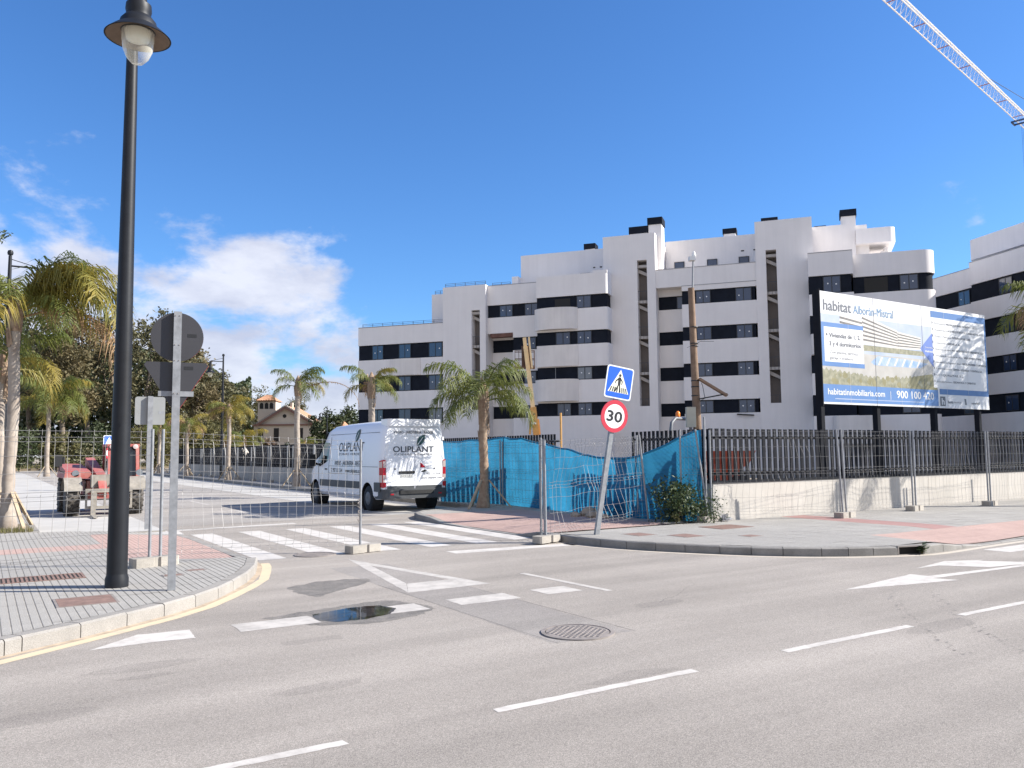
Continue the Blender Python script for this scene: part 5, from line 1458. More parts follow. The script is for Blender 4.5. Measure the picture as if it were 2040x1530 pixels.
pL = palm('tall left foreground palm with drooping yellowing fronds', .53, 20.8, PZ, 4.75, 1.0, 15, .14, (.6,.38,.02), 3, wind=RIGHT, spread=.75)
# its long dead frond hanging down
dead = frond_mesh(3.0,.35,2.5,.55,60,77,'frond_dead',.9)
o = link('dead_frond', dead, None, pL); o.location = (.05,0,4.5); o.rotation_euler = (0,0,RIGHT+.1); o['label'] = 'long brown dead frond hanging down'
yel = frond_mesh(2.9,.75,2.6,.62,80,78,'frond_yellow',.9)
for k_, (aa, rr) in enumerate(((-.05,.0),(.25,.1),(-.35,-.15),(.1,.25))):
    o = link('frond', yel, None, pL); o.location = (.05,0,4.62); o.rotation_euler = (rr,-.12*k_,RIGHT+aa)
palm('second left palm close behind the tall foreground palm', .35, 22.3, PZ, 3.6, .8, 9, .11, (.6,.35,.05), 5)
fp_ = wp(94, 905, 62); palm('lone far palm on the left before the eucalyptus trees', fp_.x, fp_.y, .12, 5.6, 1.7, 18, .19, (.7,.25,.05), 8, wind=RIGHT, sides=10)
palm('front palm with a brown scarred trunk before the blue screen', 11.68, 19.75, PZ, 3.05, .88, 15, .145, (.95,.05,.0), 12, boots=1.3, sides=16, tm='trunk_brown')
palm('palm rising behind the white van roof', 12.45, 29.4, PZ, 4.15, .62, 11, .15, (.45,.52,.03), 15, wind=RIGHT, spread=.9)
palm('palm with a ringed pale trunk beside the cream villa', 12.45, 38.2, PZ, 4.75, .74, 12, .155, (.8,.15,.05), 18, wind=RIGHT)
p585 = palm  # long dead frond of that palm
o = link('dead_frond', frond_mesh(3.6,.55,2.3,.10,30,80,'frond_dead',.6), None, bpy.data.objects['palm_tree.005'] if 'palm_tree.005' in bpy.data.objects else None)
o.location = (.05,0,4.4); o.rotation_euler = (0,0,RIGHT)
for i,(px,v,H,mx_,sd_) in enumerate(((456,12.5,4.2,(.1,.8,.1),21),(373,12.5,3.6,(.3,.6,.1),24),(318,12.5,3.8,(.5,.4,.1),27))):
    palm(['yellowed far palm beside the thin far lamp post','far palm right of the round sign post along the street','most distant palm of the right hand street row'][i], v, u_of(px,v), PZ, H, .85, 12, .15, mx_, sd_, sides=8, low=.4)
fz = wp(486,905,66); palm('small bushy yellowing palm behind the side street wall', fz.x, fz.y, 0, 2.6, 1.0, 14, .16, (.3,.6,.1), 30, stakes=False, sides=8)
fz = wp(607,905,100); palm('small drooping garden palm before the villa', fz.x, fz.y, 0, 2.9, .8, 12, .14, (.4,.6,0), 31, stakes=False, sides=8)
fz = wp(735,905,105) 
palm('right edge palm hanging its fronds before the second block', 23.9, 10.45, PZ, 5.1, .85, 14, .145, (.85,.1,.05), 34, sides=12)
palm('palm standing just beyond the right edge along the low wall', 31.6, 10.1, PZ, 7.6, 1.25, 20, .16, (.85,.1,.05), 37, sides=12)

# ------------------------------------------------------------------ broadleaf trees and shrubs
wl_ = MB(); wr = random.Random(5)
for _ in range(26000):
    px = wr.uniform(-90, 500); Y = wr.uniform(126, 150) if px < 420 else wr.uniform(160,180)
    top_ = 690 + 60*noise.noise(Vector((px*.012,3,1))) + (0 if px < 300 else (px-300)*.30)
    py = wr.uniform(top_, 905)
    p = wp(px, py, Y); a = wr.uniform(0,6.28); e = wr.uniform(-1.2,1.2); q = Vector((math.cos(a)*math.cos(e),math.sin(a)*math.cos(e),math.sin(e)))*wr.uniform(.5,1.1)
    s_ = q.cross(Vector((wr.gauss(0,1),wr.gauss(0,1),wr.gauss(0,1)))).normalized()*.32
    wl_.add([p-q*.5,p+s_,p+q*.5,p-s_],[(0,1,2,3)])
o = wl_.build('far_woodland','leaf_dark'); o['label'] = 'far dark woodland behind the eucalyptus trees'; o['category'] = 'wood'; stuff(o)

def tree(name, label, x, y, z0, H, rx, rz_, m, n_cl, n_lf, leaf, seed, trunk_h=None, trunk_r=.25, lean=0.0, cat='tree', group='trees at the end of the street', limbs=5, zc=None, sparse=.0, light=None):
    lr = random.Random(seed)
    t = thing(name, label, cat, (x,y,z0), 0, group)
    zc = zc if zc is not None else H-rz_
    tr = MB(); top = Vector((lean*H*.5,0,zc))
    base_r = trunk_r
    tr.tube([(0,0,-.1),(lean*H*.12,0.05,zc*.35),(lean*H*.3,-.05,zc*.7),top],[base_r*1.25,base_r,base_r*.75,base_r*.45],9)
    cl = []
    for i in range(n_cl):
        while True:
            p = Vector((lr.uniform(-1,1),lr.uniform(-1,1),lr.uniform(-1,1)))
            if .25 < p.length < 1: break
        p = p*(.62+.38*lr.random()) if p.length > .6 else p
        wob = 1+.32*noise.noise(p*1.7+Vector((seed,0,0)))
        cl.append(Vector((p.x*rx*wob+top.x,p.y*rx*.9*wob,zc+p.z*rz_*wob)))
    for i in range(limbs):
        c = cl[i*len(cl)//limbs]; s_ = Vector((lean*H*.3,0,zc*lr.uniform(.45,.8)))
        tr.tube([s_,s_.lerp(c,.5)+Vector((0,0,.06*H)),c],[base_r*.5,base_r*.3,base_r*.08],6)
    tr.build('trunk','bark',t,smooth=60)
    b = MB()
    cr_ = max(.25, rx*.27)
    for c in cl:
        rr = cr_*lr.uniform(.6,1.25)
        for _ in range(n_lf):
            d = Vector((lr.gauss(0,1),lr.gauss(0,1),lr.gauss(0,.75)))*rr*.55
            p = c+d; a = lr.uniform(0,6.28); e = lr.uniform(-1.2,.9); q = Vector((math.cos(a)*math.cos(e),math.sin(a)*math.cos(e),math.sin(e)))*leaf*lr.uniform(.6,1.3)
            s_ = q.cross(Vector((lr.gauss(0,1),lr.gauss(0,1),lr.gauss(0,1)))).normalized()*leaf*.24
            b.add([p-q*.5,p+s_,p+q*.5,p-s_],[(0,1,2,3)])
    co_ = b.build('crown',m,t)
    return t
TR = [ # px, Y, top_y, width px, mat, label
 (-10,92,505,95,'leaf_dark','tall dark tree at the left picture edge'),
 (60,104,612,120,'leaf_euc','grey green eucalyptus behind the left palm trunk'),
 (125,98,640,130,'leaf_brown','wide brownish eucalyptus right of the left palm trunk'),
 (178,104,603,100,'leaf_brown','brownish topped eucalyptus left of the tall black lamp'),
 (228,112,630,90,'leaf_euc','slender eucalyptus directly behind the tall black lamp'),
 (272,104,645,105,'leaf_euc','full grey eucalyptus right of the tall black lamp'),
 (330,112,700,110,'leaf_euc','dense eucalyptus behind the triangular sign back'),
 (375,104,725,90,'leaf_brown','brownish low eucalyptus right of the round sign post'),
 (415,120,704,80,'leaf_euc','eucalyptus left of the thin far lamp post'),
 (455,122,742,74,'leaf_euc','rounded eucalyptus right of the thin far lamp post'),
 (508,165,772,76,'leaf_euc','low eucalyptus behind the villa tower'),
 (585,175,785,60,'leaf_euc','eucalyptus crown behind the villa gable'),
 (640,118,815,70,'leaf_dark','dark round tree between villa and apartment block'),
 (688,125,810,70,'leaf_dark','dark round tree against the left end of apartment block'),
]
for i,(px,Y,ty_,wd,m_,lab) in enumerate(TR):
    p = wp(px,905,Y); H_ = (905-ty_)/FPX*Y+CAM_H; rx = wd/2/FPX*Y*1.12
    if i < 8: H_ *= 1.17
    rzv = H_*(.42 if i < 10 else .40)
    big = max(1.0, rx/3)
    tree('eucalyptus_tree' if 'eucalyptus' in lab else 'broadleaf_tree', lab, p.x, p.y, 0, H_, rx, rzv, m_, int(62*min(2.2,big)), 62, .50 if m_ != 'leaf_dark' or i > 10 else .5, 40+i, trunk_r=.3, lean=rng.uniform(-.12,.2))
SH = [(115,84,862,70,'leaf_olive'),(40,90,842,100,'leaf_dark'),(210,96,835,110,'leaf_dark'),(262,100,840,90,'leaf_olive'),(310,92,830,90,'leaf_olive'),(405,84,828,90,'leaf_olive'),(440,92,846,60,'leaf_brown'),(492,110,868,30,'leaf_olive'),(537,118,868,40,'leaf_pink'),(350,96,838,90,'leaf_brown'),(160,90,880,60,'leaf_euc'),(570,124,880,30,'leaf_bush'),(690,110,842,60,'leaf_olive')]
shl = ['olive shrub left of the telehandler cab under the trees','dark shrub at the left edge under the trees','dark shrub mass behind the tall black lamp','olive shrub right of the tall lamp under the trees','olive shrub behind the square sign back','large olive shrub behind the far right fence row','brown shrub left of the yellowed far palm','olive shrub beside the villa wall','pinkish blossoming shrub before the villa windows','brown shrub between the round sign post and far palm','grey green low shrub behind the telehandler hood','small dark spiky shrub between the villa windows','olive bush below the dark trees beside the block']
for i,(px,Y,ty_,wd,m_) in enumerate(SH):
    p = wp(px,905,Y); H_ = (905-ty_)/FPX*Y+CAM_H; rx = wd/2/FPX*Y*1.1
    tree('shrub', shl[i], p.x, p.y, 0, H_, rx, H_*.5, m_, 40, 55, .38, 80+i, trunk_r=.1, cat='shrub', group='shrubs under the trees', limbs=3)
tree('bush', 'dark green bush growing at the foot of the blue screen', 12.55, 13.05, PZ, 1.02, .62, .50, 'leaf_bush', 46, 60, .075, 95, trunk_r=.02, cat='bush', group=None, limbs=6, zc=.42)
tree('bush', 'low weedy bush beside the right fence foot at the wall', 12.95, 12.72, PZ, .55, .35, .28, 'leaf_bush', 20, 50, .06, 96, trunk_r=.012, cat='bush', group=None, limbs=4, zc=.24)
weed((12.2,12.8,PZ), 'pale dry weed clump left of the dark bush', 9, .25, .08, 'leaf_olive')

# ------------------------------------------------------------------ white van
van = thing('van', 'white high roof gardening van parked with its rear to the crossing', 'van', (10.42,21.42,0), R(0.5))
van.scale = (1.0,1.0,1.03)
def van_ring(y, w, zb, zt, wt, rf_=.0):
    return [(w*.93,y,zb),(w,y,zb+.10),(w,y,.75),(w,y,1.18),(w-(w-wt)*.55,y,1.18+(zt-1.18)*.5),(wt,y,zt-.26),(wt-.06,y,zt-.12),(wt-.17,y,zt-.035),(wt*.5,y,zt),(0,y,zt+.012)]
secs = [(0.06,.985,.38,2.44,.86),(0.10,1.00,.36,2.47,.88),(.40,1.03,.33,2.50,.905),(1.4,1.035,.33,2.51,.915),(3.0,1.035,.33,2.50,.915),(4.2,1.035,.33,2.46,.905),(4.55,1.035,.33,2.39,.89),(4.85,1.03,.33,2.20,.87),(5.15,1.02,.33,1.86,.86),(5.42,1.00,.33,1.48,.86),(5.62,.98,.33,1.27,.83),(5.95,.93,.33,1.12,.76),(6.12,.86,.36,.98,.68),(6.2,.76,.42,.85,.6)]
b = MB(); rings = []
for (y,w_,zb,zt,wt) in secs:
    half = van_ring(y,w_,zb,zt,wt)
    if zt < 1.7:
        half = [(w_*.93,y,zb),(w_,y,zb+.1),(w_,y,.62),(w_,y,min(.95,zt-.12)),(w_-.01,y,zt-.10),(wt+.08,y,zt-.06),(wt,y,zt-.035),(wt-.1,y,zt-.015),(wt*.5,y,zt),(0,y,zt+.01)]
    rings.append([(-p[0],p[1],p[2]) for p in half]+[p for p in half[-2::-1]])
nr = len(rings[0]); vs = [p for r_ in rings for p in r_]; fs = []
for i in range(len(rings)-1):
    for k in range(nr-1): fs.append((i*nr+k,(i+1)*nr+k,(i+1)*nr+k+1,i*nr+k+1))
    fs.append((i*nr+nr-1,(i+1)*nr+nr-1,(i+1)*nr,i*nr))
fs.append(tuple(range(nr))); q_ = (len(rings)-1)*nr; fs.append(tuple(range(q_+nr-1,q_-1,-1)))
b.add(vs,fs)
body_me = b.mesh('body')
bmx = bmesh.new(); bmx.from_mesh(body_me); bmesh.ops.recalc_face_normals(bmx, faces=bmx.faces[:]); bmx.to_mesh(body_me); bmx.free()
tmp = link('tmp_body', body_me); cut = []
for y in (1.02, 5.35):
    for sx in (-1,1):
        c = MB().lathe([(.001,-.25),(.43,-.25),(.43,.25),(.001,.25)],28,(sx*.92,y,.36),'x',cap=False).build('tmp_cut','van_black')
        bb2 = bmesh.new(); bb2.from_mesh(c.data); bmesh.ops.remove_doubles(bb2,verts=bb2.verts[:],dist=1e-4); bmesh.ops.recalc_face_normals(bb2,faces=bb2.faces[:]); bb2.to_mesh(c.data); bb2.free()
        md = tmp.modifiers.new('b','BOOLEAN'); md.operation = 'DIFFERENCE'; md.object = c; md.solver = 'EXACT'; cut.append(c)
dg = bpy.context.evaluated_depsgraph_get(); dg.update()
bm2 = bpy.data.meshes.new_from_object(tmp.evaluated_get(dg)); bm2.name = 'body'
bpy.data.objects.remove(tmp)
for c in cut: bpy.data.objects.remove(c)
bm2.materials.clear()
for p in bm2.polygons: p.use_smooth = True; p.material_index = 0
bm2.set_sharp_from_angle(angle=R(34))
body = link('body', bm2, 'van_white', van)
for y in (1.02, 5.35):
    for sx in (-1,1):
        MB().lathe([(.001,sx*.69),(.424,sx*.69),(.424,sx*1.028)],28,(0,y,.36),'x',cap=False).build('wheel_well','van_black',van)
        wh = MB().lathe([(.20,-.11),(.30,-.11),(.345,-.08),(.345,.08),(.30,.11),(.20,.11)],32,(sx*.90,y,.345),'x',cap=True).build('wheel','van_black',van,smooth=35)
        MB().lathe([(.001,sx*.112),(.06,sx*.125),(.16,sx*.12),(.205,sx*.10),(.21,sx*.05)],24,(sx*.90,y,.345),'x',cap=False).build('hub_cover','hub',wh,smooth=35)
XS = 1.035
def side_x(z): 
    if z <= 1.18: return XS
    return XS-(XS-.915)*.55*(z-1.18)/((2.5-1.18)*.5) if z < 1.84 else XS-(XS-.915)*(.55+.45*(z-1.84)/.40)
# lower rubbing strips, side sills
for sx in (-1,1):
    MB().box(min(sx*XS,sx*(XS+.018)),max(sx*XS,sx*(XS+.018)),1.52,4.86,.60,.80).build('rub_strip','van_grey',van)
    MB().box(min(sx*XS,sx*(XS+.018)),max(sx*XS,sx*(XS+.018)),.12,.52,.55,.80).build('rub_strip','van_grey',van)
# panel seams on the left side
def seam(pts): 
    mb = MB(); mb.tube(pts,.006,4); mb.build('panel_seam','van_grey',van)
for y in (4.10,5.02): seam([(-side_x(z)-.001,y,z) for z in (.45,.8,1.18,1.5,1.84,2.1)])
seam([(-side_x(2.17)-.001,y,2.17) for y in (.4,1.4,2.5,3.6,4.2)])
seam([(-side_x(1.22)-.001,y,1.22) for y in (.3,1.4,2.5,4.1)])
seam([(-side_x(1.0)-.001,y,1.0) for y in (1.5,2.5,4.1)])
for y in (2.55,): seam([(-side_x(z)-.001,y,z) for z in (.45,.8,1.1)])
# cab side windows, windscreen
def sidewin(sx):
    pts = [(4.20,1.38),(4.20,1.92),(4.62,1.95),(4.98,1.62),(5.20,1.38),(5.26,1.26),(4.9,1.20),(4.55,1.28)]
    mb = MB(); mb.plate([(sx*(side_x(z)+.004-(.04 if y>4.9 else 0)),y,z) for y,z in (pts if sx < 0 else pts[::-1])],(-sx*.03,0,0)); mb.build('side_window','van_glass',van)
sidewin(-1); sidewin(1)
MB().add([(-.80,4.78,2.24),(.80,4.78,2.24),(.88,5.44,1.47),(-.88,5.44,1.47),(-.80,4.80,2.28),(.80,4.80,2.28),(.88,5.47,1.50),(-.88,5.47,1.50)],[(0,1,2,3),(7,6,5,4),(0,4,5,1),(2,6,7,3)]).build('windscreen','van_glass',van)
for sx in (-1,1):
    mr = MB(); mr.box(sx*1.20-.11,sx*1.20+.11,5.12,5.24,1.20,1.58); mr.build('mirror','van_black',van)
    MB().beam((sx*1.0,5.18,1.26),(sx*1.12,5.18,1.30),.06,.06).build('mirror_arm','van_black',van)
    hd = MB(); hd.box(min(sx*1.036,sx*1.06),max(sx*1.036,sx*1.06),4.22,4.40,1.10,1.14); hd.build('door_handle','van_black',van)
    lm = MB(); lm.add([(sx*.985,0.03,.66),(sx*.985,.03,1.42),(sx*.90,.045,1.40),(sx*.89,.045,.68),(sx*1.043,.18,.68),(sx*1.043,.18,1.38)],[(0,1,2,3),(0,4,5,1)]); lm.build('tail_lamp','lamp_red',van)
    MB().add([(sx*.982,.026,.80),(sx*.982,.026,1.0),(sx*.905,.041,1.0),(sx*.905,.041,.80),(sx*1.045,.175,.80),(sx*1.045,.175,1.0)],[(0,1,2,3),(0,4,5,1)]).build('lamp_lens','lamp_clear',van)
    MB().add([(sx*.982,.026,1.2),(sx*.982,.026,1.38),(sx*.905,.041,1.37),(sx*.905,.041,1.2),(sx*1.045,.175,1.2),(sx*1.045,.175,1.35)],[(0,1,2,3),(0,4,5,1)]).build('lamp_lens','lamp_clear',van)
MB().box(-.99,-.86,5.9,5.95,.7,.9) 
# rear: doors, bumper, spoiler
rb_ = MB(); rb_.prism(rrect(-1.02,1.02,-.06,.5,.13,(1,1,0,0)),.36,.62); rb_.build('rear_bumper','van_grey',van,smooth=40)
MB().prism(rrect(-.55,.55,-.09,.2,.06,(1,1,0,0)),.48,.58).build('bumper_step','van_black',van,smooth=40)
for sx in (-1,1): MB().box(sx*.75-.05,sx*.75+.05,-.066,-.05,.46,.50).build('reflector','lamp_red',van)
for sx in (-1,1):
    mb = MB(); mb.add([(sx*.012,.04,.62),(sx*.885,.04,.62),(sx*.885,.04,1.2),(sx*.80,.052,2.18),(sx*.70,.055,2.30),(sx*.012,.052,2.30)]+[(sx*.012,.075,.62),(sx*.885,.075,.62),(sx*.885,.075,1.2),(sx*.80,.08,2.18),(sx*.70,.08,2.30),(sx*.012,.08,2.30)],
        [(0,1,2,3,4,5) if sx > 0 else (5,4,3,2,1,0)]+[(i,6+i,6+(i+1)%6,(i+1)%6) if sx > 0 else (i,(i+1)%6,6+(i+1)%6,6+i) for i in range(6)])
    dr = mb.build('rear_door','van_white',van)
    for z in (.80,1.45,1.95):
        MB().box(min(sx*.88,sx*.93),max(sx*.88,sx*.93),.035,.07,z,z+.10).build('hinge','van_white',dr)
    MB().lathe([(.025,.039),(.02,.034),(.001,.034)],12,(sx*.62,0,1.16),'y',cap=False).build('lock','van_black',dr)
    MB().box(sx*.44-.42,sx*.44+.42,.030,.0385,.62,.70).build('door_foot','van_grey',dr)
MB().prism(rrect(-.84,.84,.0,.5,.12,(1,1,0,0)),2.335,2.53).build('roof_spoiler','van_white',van,smooth=40)
MB().box(-.50,-.02+.0,.012,.0395,1.03,1.10).build('plate_bar','van_black',van)
np_ = MB().box(-.46,-.08,.028,.0395,.92,1.02).build('number_plate','plate',van)
text_on('0424 LBX', .085, 'black', np_, (-.44,.0265,.938), (1,0,0), (0,0,1), width=.34)
# door handle emblem on the right rear door
plate_xz([(.17,1.19),(.17,1.32),(.21,1.31),(.34,1.19)],.0395,.0375).build('sticker_red','lamp_red',van)
plate_xz([(.18,1.08),(.30,1.13),(.40,1.10),(.28,1.06)],.0395,.0375).build('maker_badge','van_black',van)
# lettering
def leaf_logo(org, xdir, up, s_):
    x, u = Vector(xdir), Vector(up).normalized(); nrm = x.cross(u).normalized()
    pts = [(.0,.0),(.02,.30),(.15,.55),(.42,.68),(.62,.70),(.60,.45),(.50,.22),(.30,.05),(.12,-.02)]
    MB().plate([Vector(org)+(x*a+u*c)*s_ for a,c in pts],nrm*.003).build('leaf_emblem','letter_green',van)
    v1 = [(.05,.02),(.20,.20),(.46,.52),(.44,.54),(.17,.23),(.03,.05)]
    MB().plate([Vector(org)+(x*a+u*c)*s_+nrm*.0035 for a,c in v1],nrm*.0015).build('leaf_vein','van_white',van)
def st_(s_, size, m_, y0, z, width, bold=0.0):
    x0 = -side_x(z)-.006; x1 = -side_x(z+size)-.006
    return text_on(s_, size/.72, m_, van, (x0,y0,z), (0,-1,0), (x1-x0,0,size), width=width, bold=bold)
st_('OLIPLANT', .27, 'letter_dark', 3.35, 1.66, 1.95, .004)
st_('ZONAS VERDES', .07, 'letter_dark', 3.35, 1.545, 1.80)
st_('VIVERO - JARDINERIA - RIEGOS', .13, 'letter_dark', 3.62, 1.25, 2.2, .002)
st_('T. 957 111 514', .12, 'letter_dark', 3.9, 1.04, .95, .002); st_('www.oliplant.com', .12, 'letter_dark', 2.72, 1.04, 1.3, .002)
zx = side_x(2.0); leaf_logo((-side_x(1.92)-.008,2.10,1.93), (0,-1,0), (.055,0,.5), .52)
def rt(s_, size, x0, z, width, bold=0.0): return text_on(s_, size/.72, 'letter_dark', van, (x0,.0485-.012 if z < 1.3 else .0325+ (z-1.2)*.008,z), (1,0,0), (0,0.012 if z > 1.2 else 0,1), width=width, bold=bold)
rt('VIVERO - JARDINERIA - RIEGOS', .075, -.66, 2.13, 1.24, .001)
rt('OLIPLANT', .165, -.68, 1.62, 1.28, .003); rt('ZONAS VERDES', .05, -.66, 1.535, 1.22)
leaf_logo((.06,.034,1.80), (1,0,0), (0,.006,.5), .42)
rt('T. 957 111 514', .06, .28, .99, .52); rt('www.oliplant.com', .06, .20, .88, .66)

# ------------------------------------------------------------------ red telehandler
th = thing('telehandler', 'dusty red telehandler with lowered forks parked behind the tall lamp', 'telehandler', (2.93,25.3,0), 0)
th.scale = (1.0,1.0,1.0)
def big_wheel(x, y):
    w_ = MB().lathe([(.22,-.17),(.42,-.17),(.47,-.12),(.47,.12),(.42,.17),(.22,.17)],28,(x,y,.50),'x',cap=True).build('wheel','tyre',th,smooth=35)
    lug = MB()
    for k in range(18):
        for sd_ in (-1,1):
            a = 2*math.pi*(k+.5*(sd_ > 0))/18; a2 = a+.17
            p = Vector((x+sd_*.165,y+.485*math.cos(a),.50+.485*math.sin(a))); q = Vector((x+sd_*.01,y+.492*math.cos(a2),.50+.492*math.sin(a2)))
            lug.beam(p,q,.055,.05,up=(0,math.cos(a),math.sin(a)))
    lug.build('tread_lugs','tyre',w_)
    MB().lathe([(.001,(-1 if x < 0 else 1)*.12),(.2,(-1 if x < 0 else 1)*.14),(.25,(-1 if x < 0 else 1)*.16)],20,(x,y,.50),'x',cap=False).build('rim','pale_dusty',w_)
for x in (-.80,.80):
    for y in (.55,2.75): big_wheel(x,y)
MB().box(-.45,.45,.3,3.3,.45,.95).build('chassis','red_machine',th)
for x in (-.80,.80):
    f_ = MB()
    for k in range(7):
        a = R(20+20*k); a2 = R(40+20*k)
        f_.add([(x-.22,.55+.58*math.cos(a),.50+.56*math.sin(a)),(x+.22,.55+.58*math.cos(a),.50+.56*math.sin(a)),(x+.22,.55+.58*math.cos(a2),.50+.56*math.sin(a2)),(x-.22,.55+.58*math.cos(a2),.50+.56*math.sin(a2))],[(0,1,2,3)])
    f_.build('mudguard','pale_dusty',th)
hood = MB(); hood.add([(-1.0,.5,1.02),(-.28,.5,1.02),(-.28,3.1,1.02),(-1.0,3.1,1.02),(-.97,.55,1.24),(-.36,.5,1.22),(-.36,3.1,1.40),(-.95,3.1,1.42)],[(3,2,1,0),(4,5,6,7),(0,1,5,4),(1,2,6,5),(2,3,7,6),(3,0,4,7)]); hood.build('engine_hood','red_machine',th)
MB().lathe([(.001,-.02),(.09,-.02),(.09,.05)],16,(-.72,.52,1.16),'y',cap=False).build('headlight','glass_pale',th)
MB().lathe([(.001,-.02),(.09,-.02),(.09,.05)],16,(.90,.52,1.16),'y',cap=False).build('headlight','glass_pale',th)
cab = MB()
for x in (.18,.92):
    cab.beam((x,.95,1.0),(x,1.15,1.92),.09,.09); cab.beam((x,2.3,1.0),(x,2.2,1.92),.09,.09)
cab.box(.12,.98,1.1,2.3,1.90,1.98); cab.box(.12,.98,.9,2.35,.9,1.05)
cbo = cab.build('cab','red_machine',th)
MB().add([(.24,.99,1.05),(.87,.99,1.05),(.87,1.16,1.88),(.24,1.16,1.88)],[(0,1,2,3)]).build('cab_glass','van_glass',cbo)
MB().add([(.95,1.05,1.05),(.95,2.2,1.05),(.95,2.15,1.88),(.95,1.2,1.88)],[(0,1,2,3)]).build('cab_glass','van_glass',cbo)
MB().box(.35,.75,1.7,2.1,1.0,1.6).build('seat','van_black',cbo)
for x in (.24,.86): MB().lathe([(.001,-.03),(.07,-.02),(.07,.04)],12,(x,1.05,1.90),'y',cap=False).build('work_lamp','lamp_clear',cbo)
bm3 = MB(); bm3.beam((-.12,3.2,1.45),(-.12,.2,1.0),.24,.28); bm3.build('boom','red_machine',th)
bm3 = MB(); bm3.beam((-.12,.25,1.02),(-.12,-.35,.62),.20,.24); bm3.build('boom_head','red_machine',th)
MB().box(-.38,.14,-.05,.25,.78,1.12).build('boom_bracket','pale_dusty',th)
fc = MB(); fc.box(-.55,.60,-.42,-.34,.66,.76); fc.box(-.55,.60,-.42,-.34,.22,.30)
for x in (-.55,-.32,-.1,.12,.35,.55): fc.box(x,x+.05,-.41,-.35,.30,.66)
fco = fc.build('fork_carriage','pale_dusty',th)
for x in (-.36,.40):
    MB().add([(x-.06,-.50,.03),(x+.06,-.50,.03),(x+.06,-1.15,.03),(x-.06,-1.15,.03),(x-.06,-.50,.08),(x+.06,-.50,.08),(x+.05,-1.15,.045),(x-.05,-1.15,.045)],[(3,2,1,0),(4,5,6,7),(0,1,5,4),(1,2,6,5),(2,3,7,6),(3,0,4,7)]).build('fork','pale_dusty',fco)
    MB().box(x-.06,x+.06,-.50,-.43,.03,.72).build('fork_shank','pale_dusty',fco)
MB().tube([(-.62,.55,.50),(.62,.55,.50)],.09,10).build('front_axle','tyre',th)
for k in range(3): MB().tube([(-.2+.07*k,.6,1.15),(-.22+.08*k,.1,.95+.03*k),(-.2+.1*k,-.25,.72),(-.15+.1*k,-.34,.6)],.018,6).build('hose','van_black',th)
MB().tube([(.12,.5,1.1),(.1,-.25,.75)],.04,8).build('tilt_ram','pale_dusty',th)
MB().tube([(-.97,1.2,1.42),(-.97,1.2,1.62)],.035,8).build('exhaust','van_black',th)
MB().tube([(-1.0,.6,1.2),(-1.12,.5,1.25),(-1.14,.45,1.40)],.018,6).build('mirror_arm','van_black',th)
MB().box(-1.24,-1.06,.40,.48,1.36,1.68).build('mirror','van_black',th)
MB().tube([(.98,1.1,1.8),(1.2,1.0,1.82),(1.22,.98,1.7)],.015,6).build('mirror_arm','van_black',th)
MB().box(1.14,1.30,.94,1.0,1.42,1.72).build('mirror','van_black',th)

# ------------------------------------------------------------------ boom lift
BLY = 58.0; blb = wp(1077,905,BLY)
bl = thing('boom_lift', 'yellow telescopic boom lift raised against the apartment block', 'boom lift', (blb.x,blb.y,0), -YAW)
def bq(px, py, dy=0.0): 
    k = BLY/FPX; return Vector(((px-1077)*k, dy, (900-py)*k+CAM_H))
MB().box(-1.2,1.2,-2,2,.4,1.1).build('chassis','ochre_machine',bl)
for sx in (-1.1,1.1):
    for y in (-1.4,1.4): MB().lathe([(.2,-.2),(.5,-.2),(.5,.2),(.2,.2)],18,(sx,y,.5),'x').build('wheel','tyre',bl)
MB().box(-1.0,1.0,-1.6,1.6,1.1,2.2).build('turret','ochre_machine',bl)
c_ = MB(); c_.beam(bq(1069,868),bq(1063,812),.42,.5); c_.build('lower_boom','ochre_machine',bl)
MB().box(*(sorted((bq(1059,0).x,bq(1069,0).x))),-.28,-.26,bq(0,846).z,bq(0,842).z).build('maker_label','sign_white',bl)
MB().lathe([(.06,-.27),(.001,-.275)],10,bq(1065,826),'y',cap=False).build('pin_hole','dark_gap',bl)
for a_, b_ in (((1056,866),(1058,838)),((1076,866),(1073,836))): MB().beam(bq(*a_),bq(*b_),.12,.2).build('side_plate','ochre_machine',bl)
MB().beam(bq(1063,814),bq(1049,690),.30,.34).build('upper_boom','yellow_machine',bl)
MB().beam(bq(1049,692),bq(1047,672),.24,.26).build('boom_tip','yellow_machine',bl)
MB().beam(bq(1056,672,-.3),bq(1062,735,-.3),.12,.16).build('jib_arm','yellow_machine',bl)
bk_ = MB(); z0 = bq(0,730).z; z1 = bq(0,698).z; xa, xb = bq(1028,0).x, bq(1067,0).x
for z in (z0+.05,(z0+z1)/2,z1):
    for y in (.1,.9): bk_.beam((xa,y,z),(xb,y,z),.045,.045)
    for x in (xa,xb): bk_.beam((x,.1,z),(x,.9,z),.045,.045)
for i in range(6):
    x = xa+(xb-xa)*i/5
    for y in (.1,.9): bk_.beam((x,y,z0),(x,y,z1),.035,.035)
bko = bk_.build('basket','wood_dark',bl)
MB().box(xa-.03,xb+.03,.05,.95,z0-.1,z0).build('basket_floor','wood_dark',bko)
MB().box(xb-.9,xb-.25,.3,.7,z0,z0+1.5).build('control_box','wood_dark',bko)

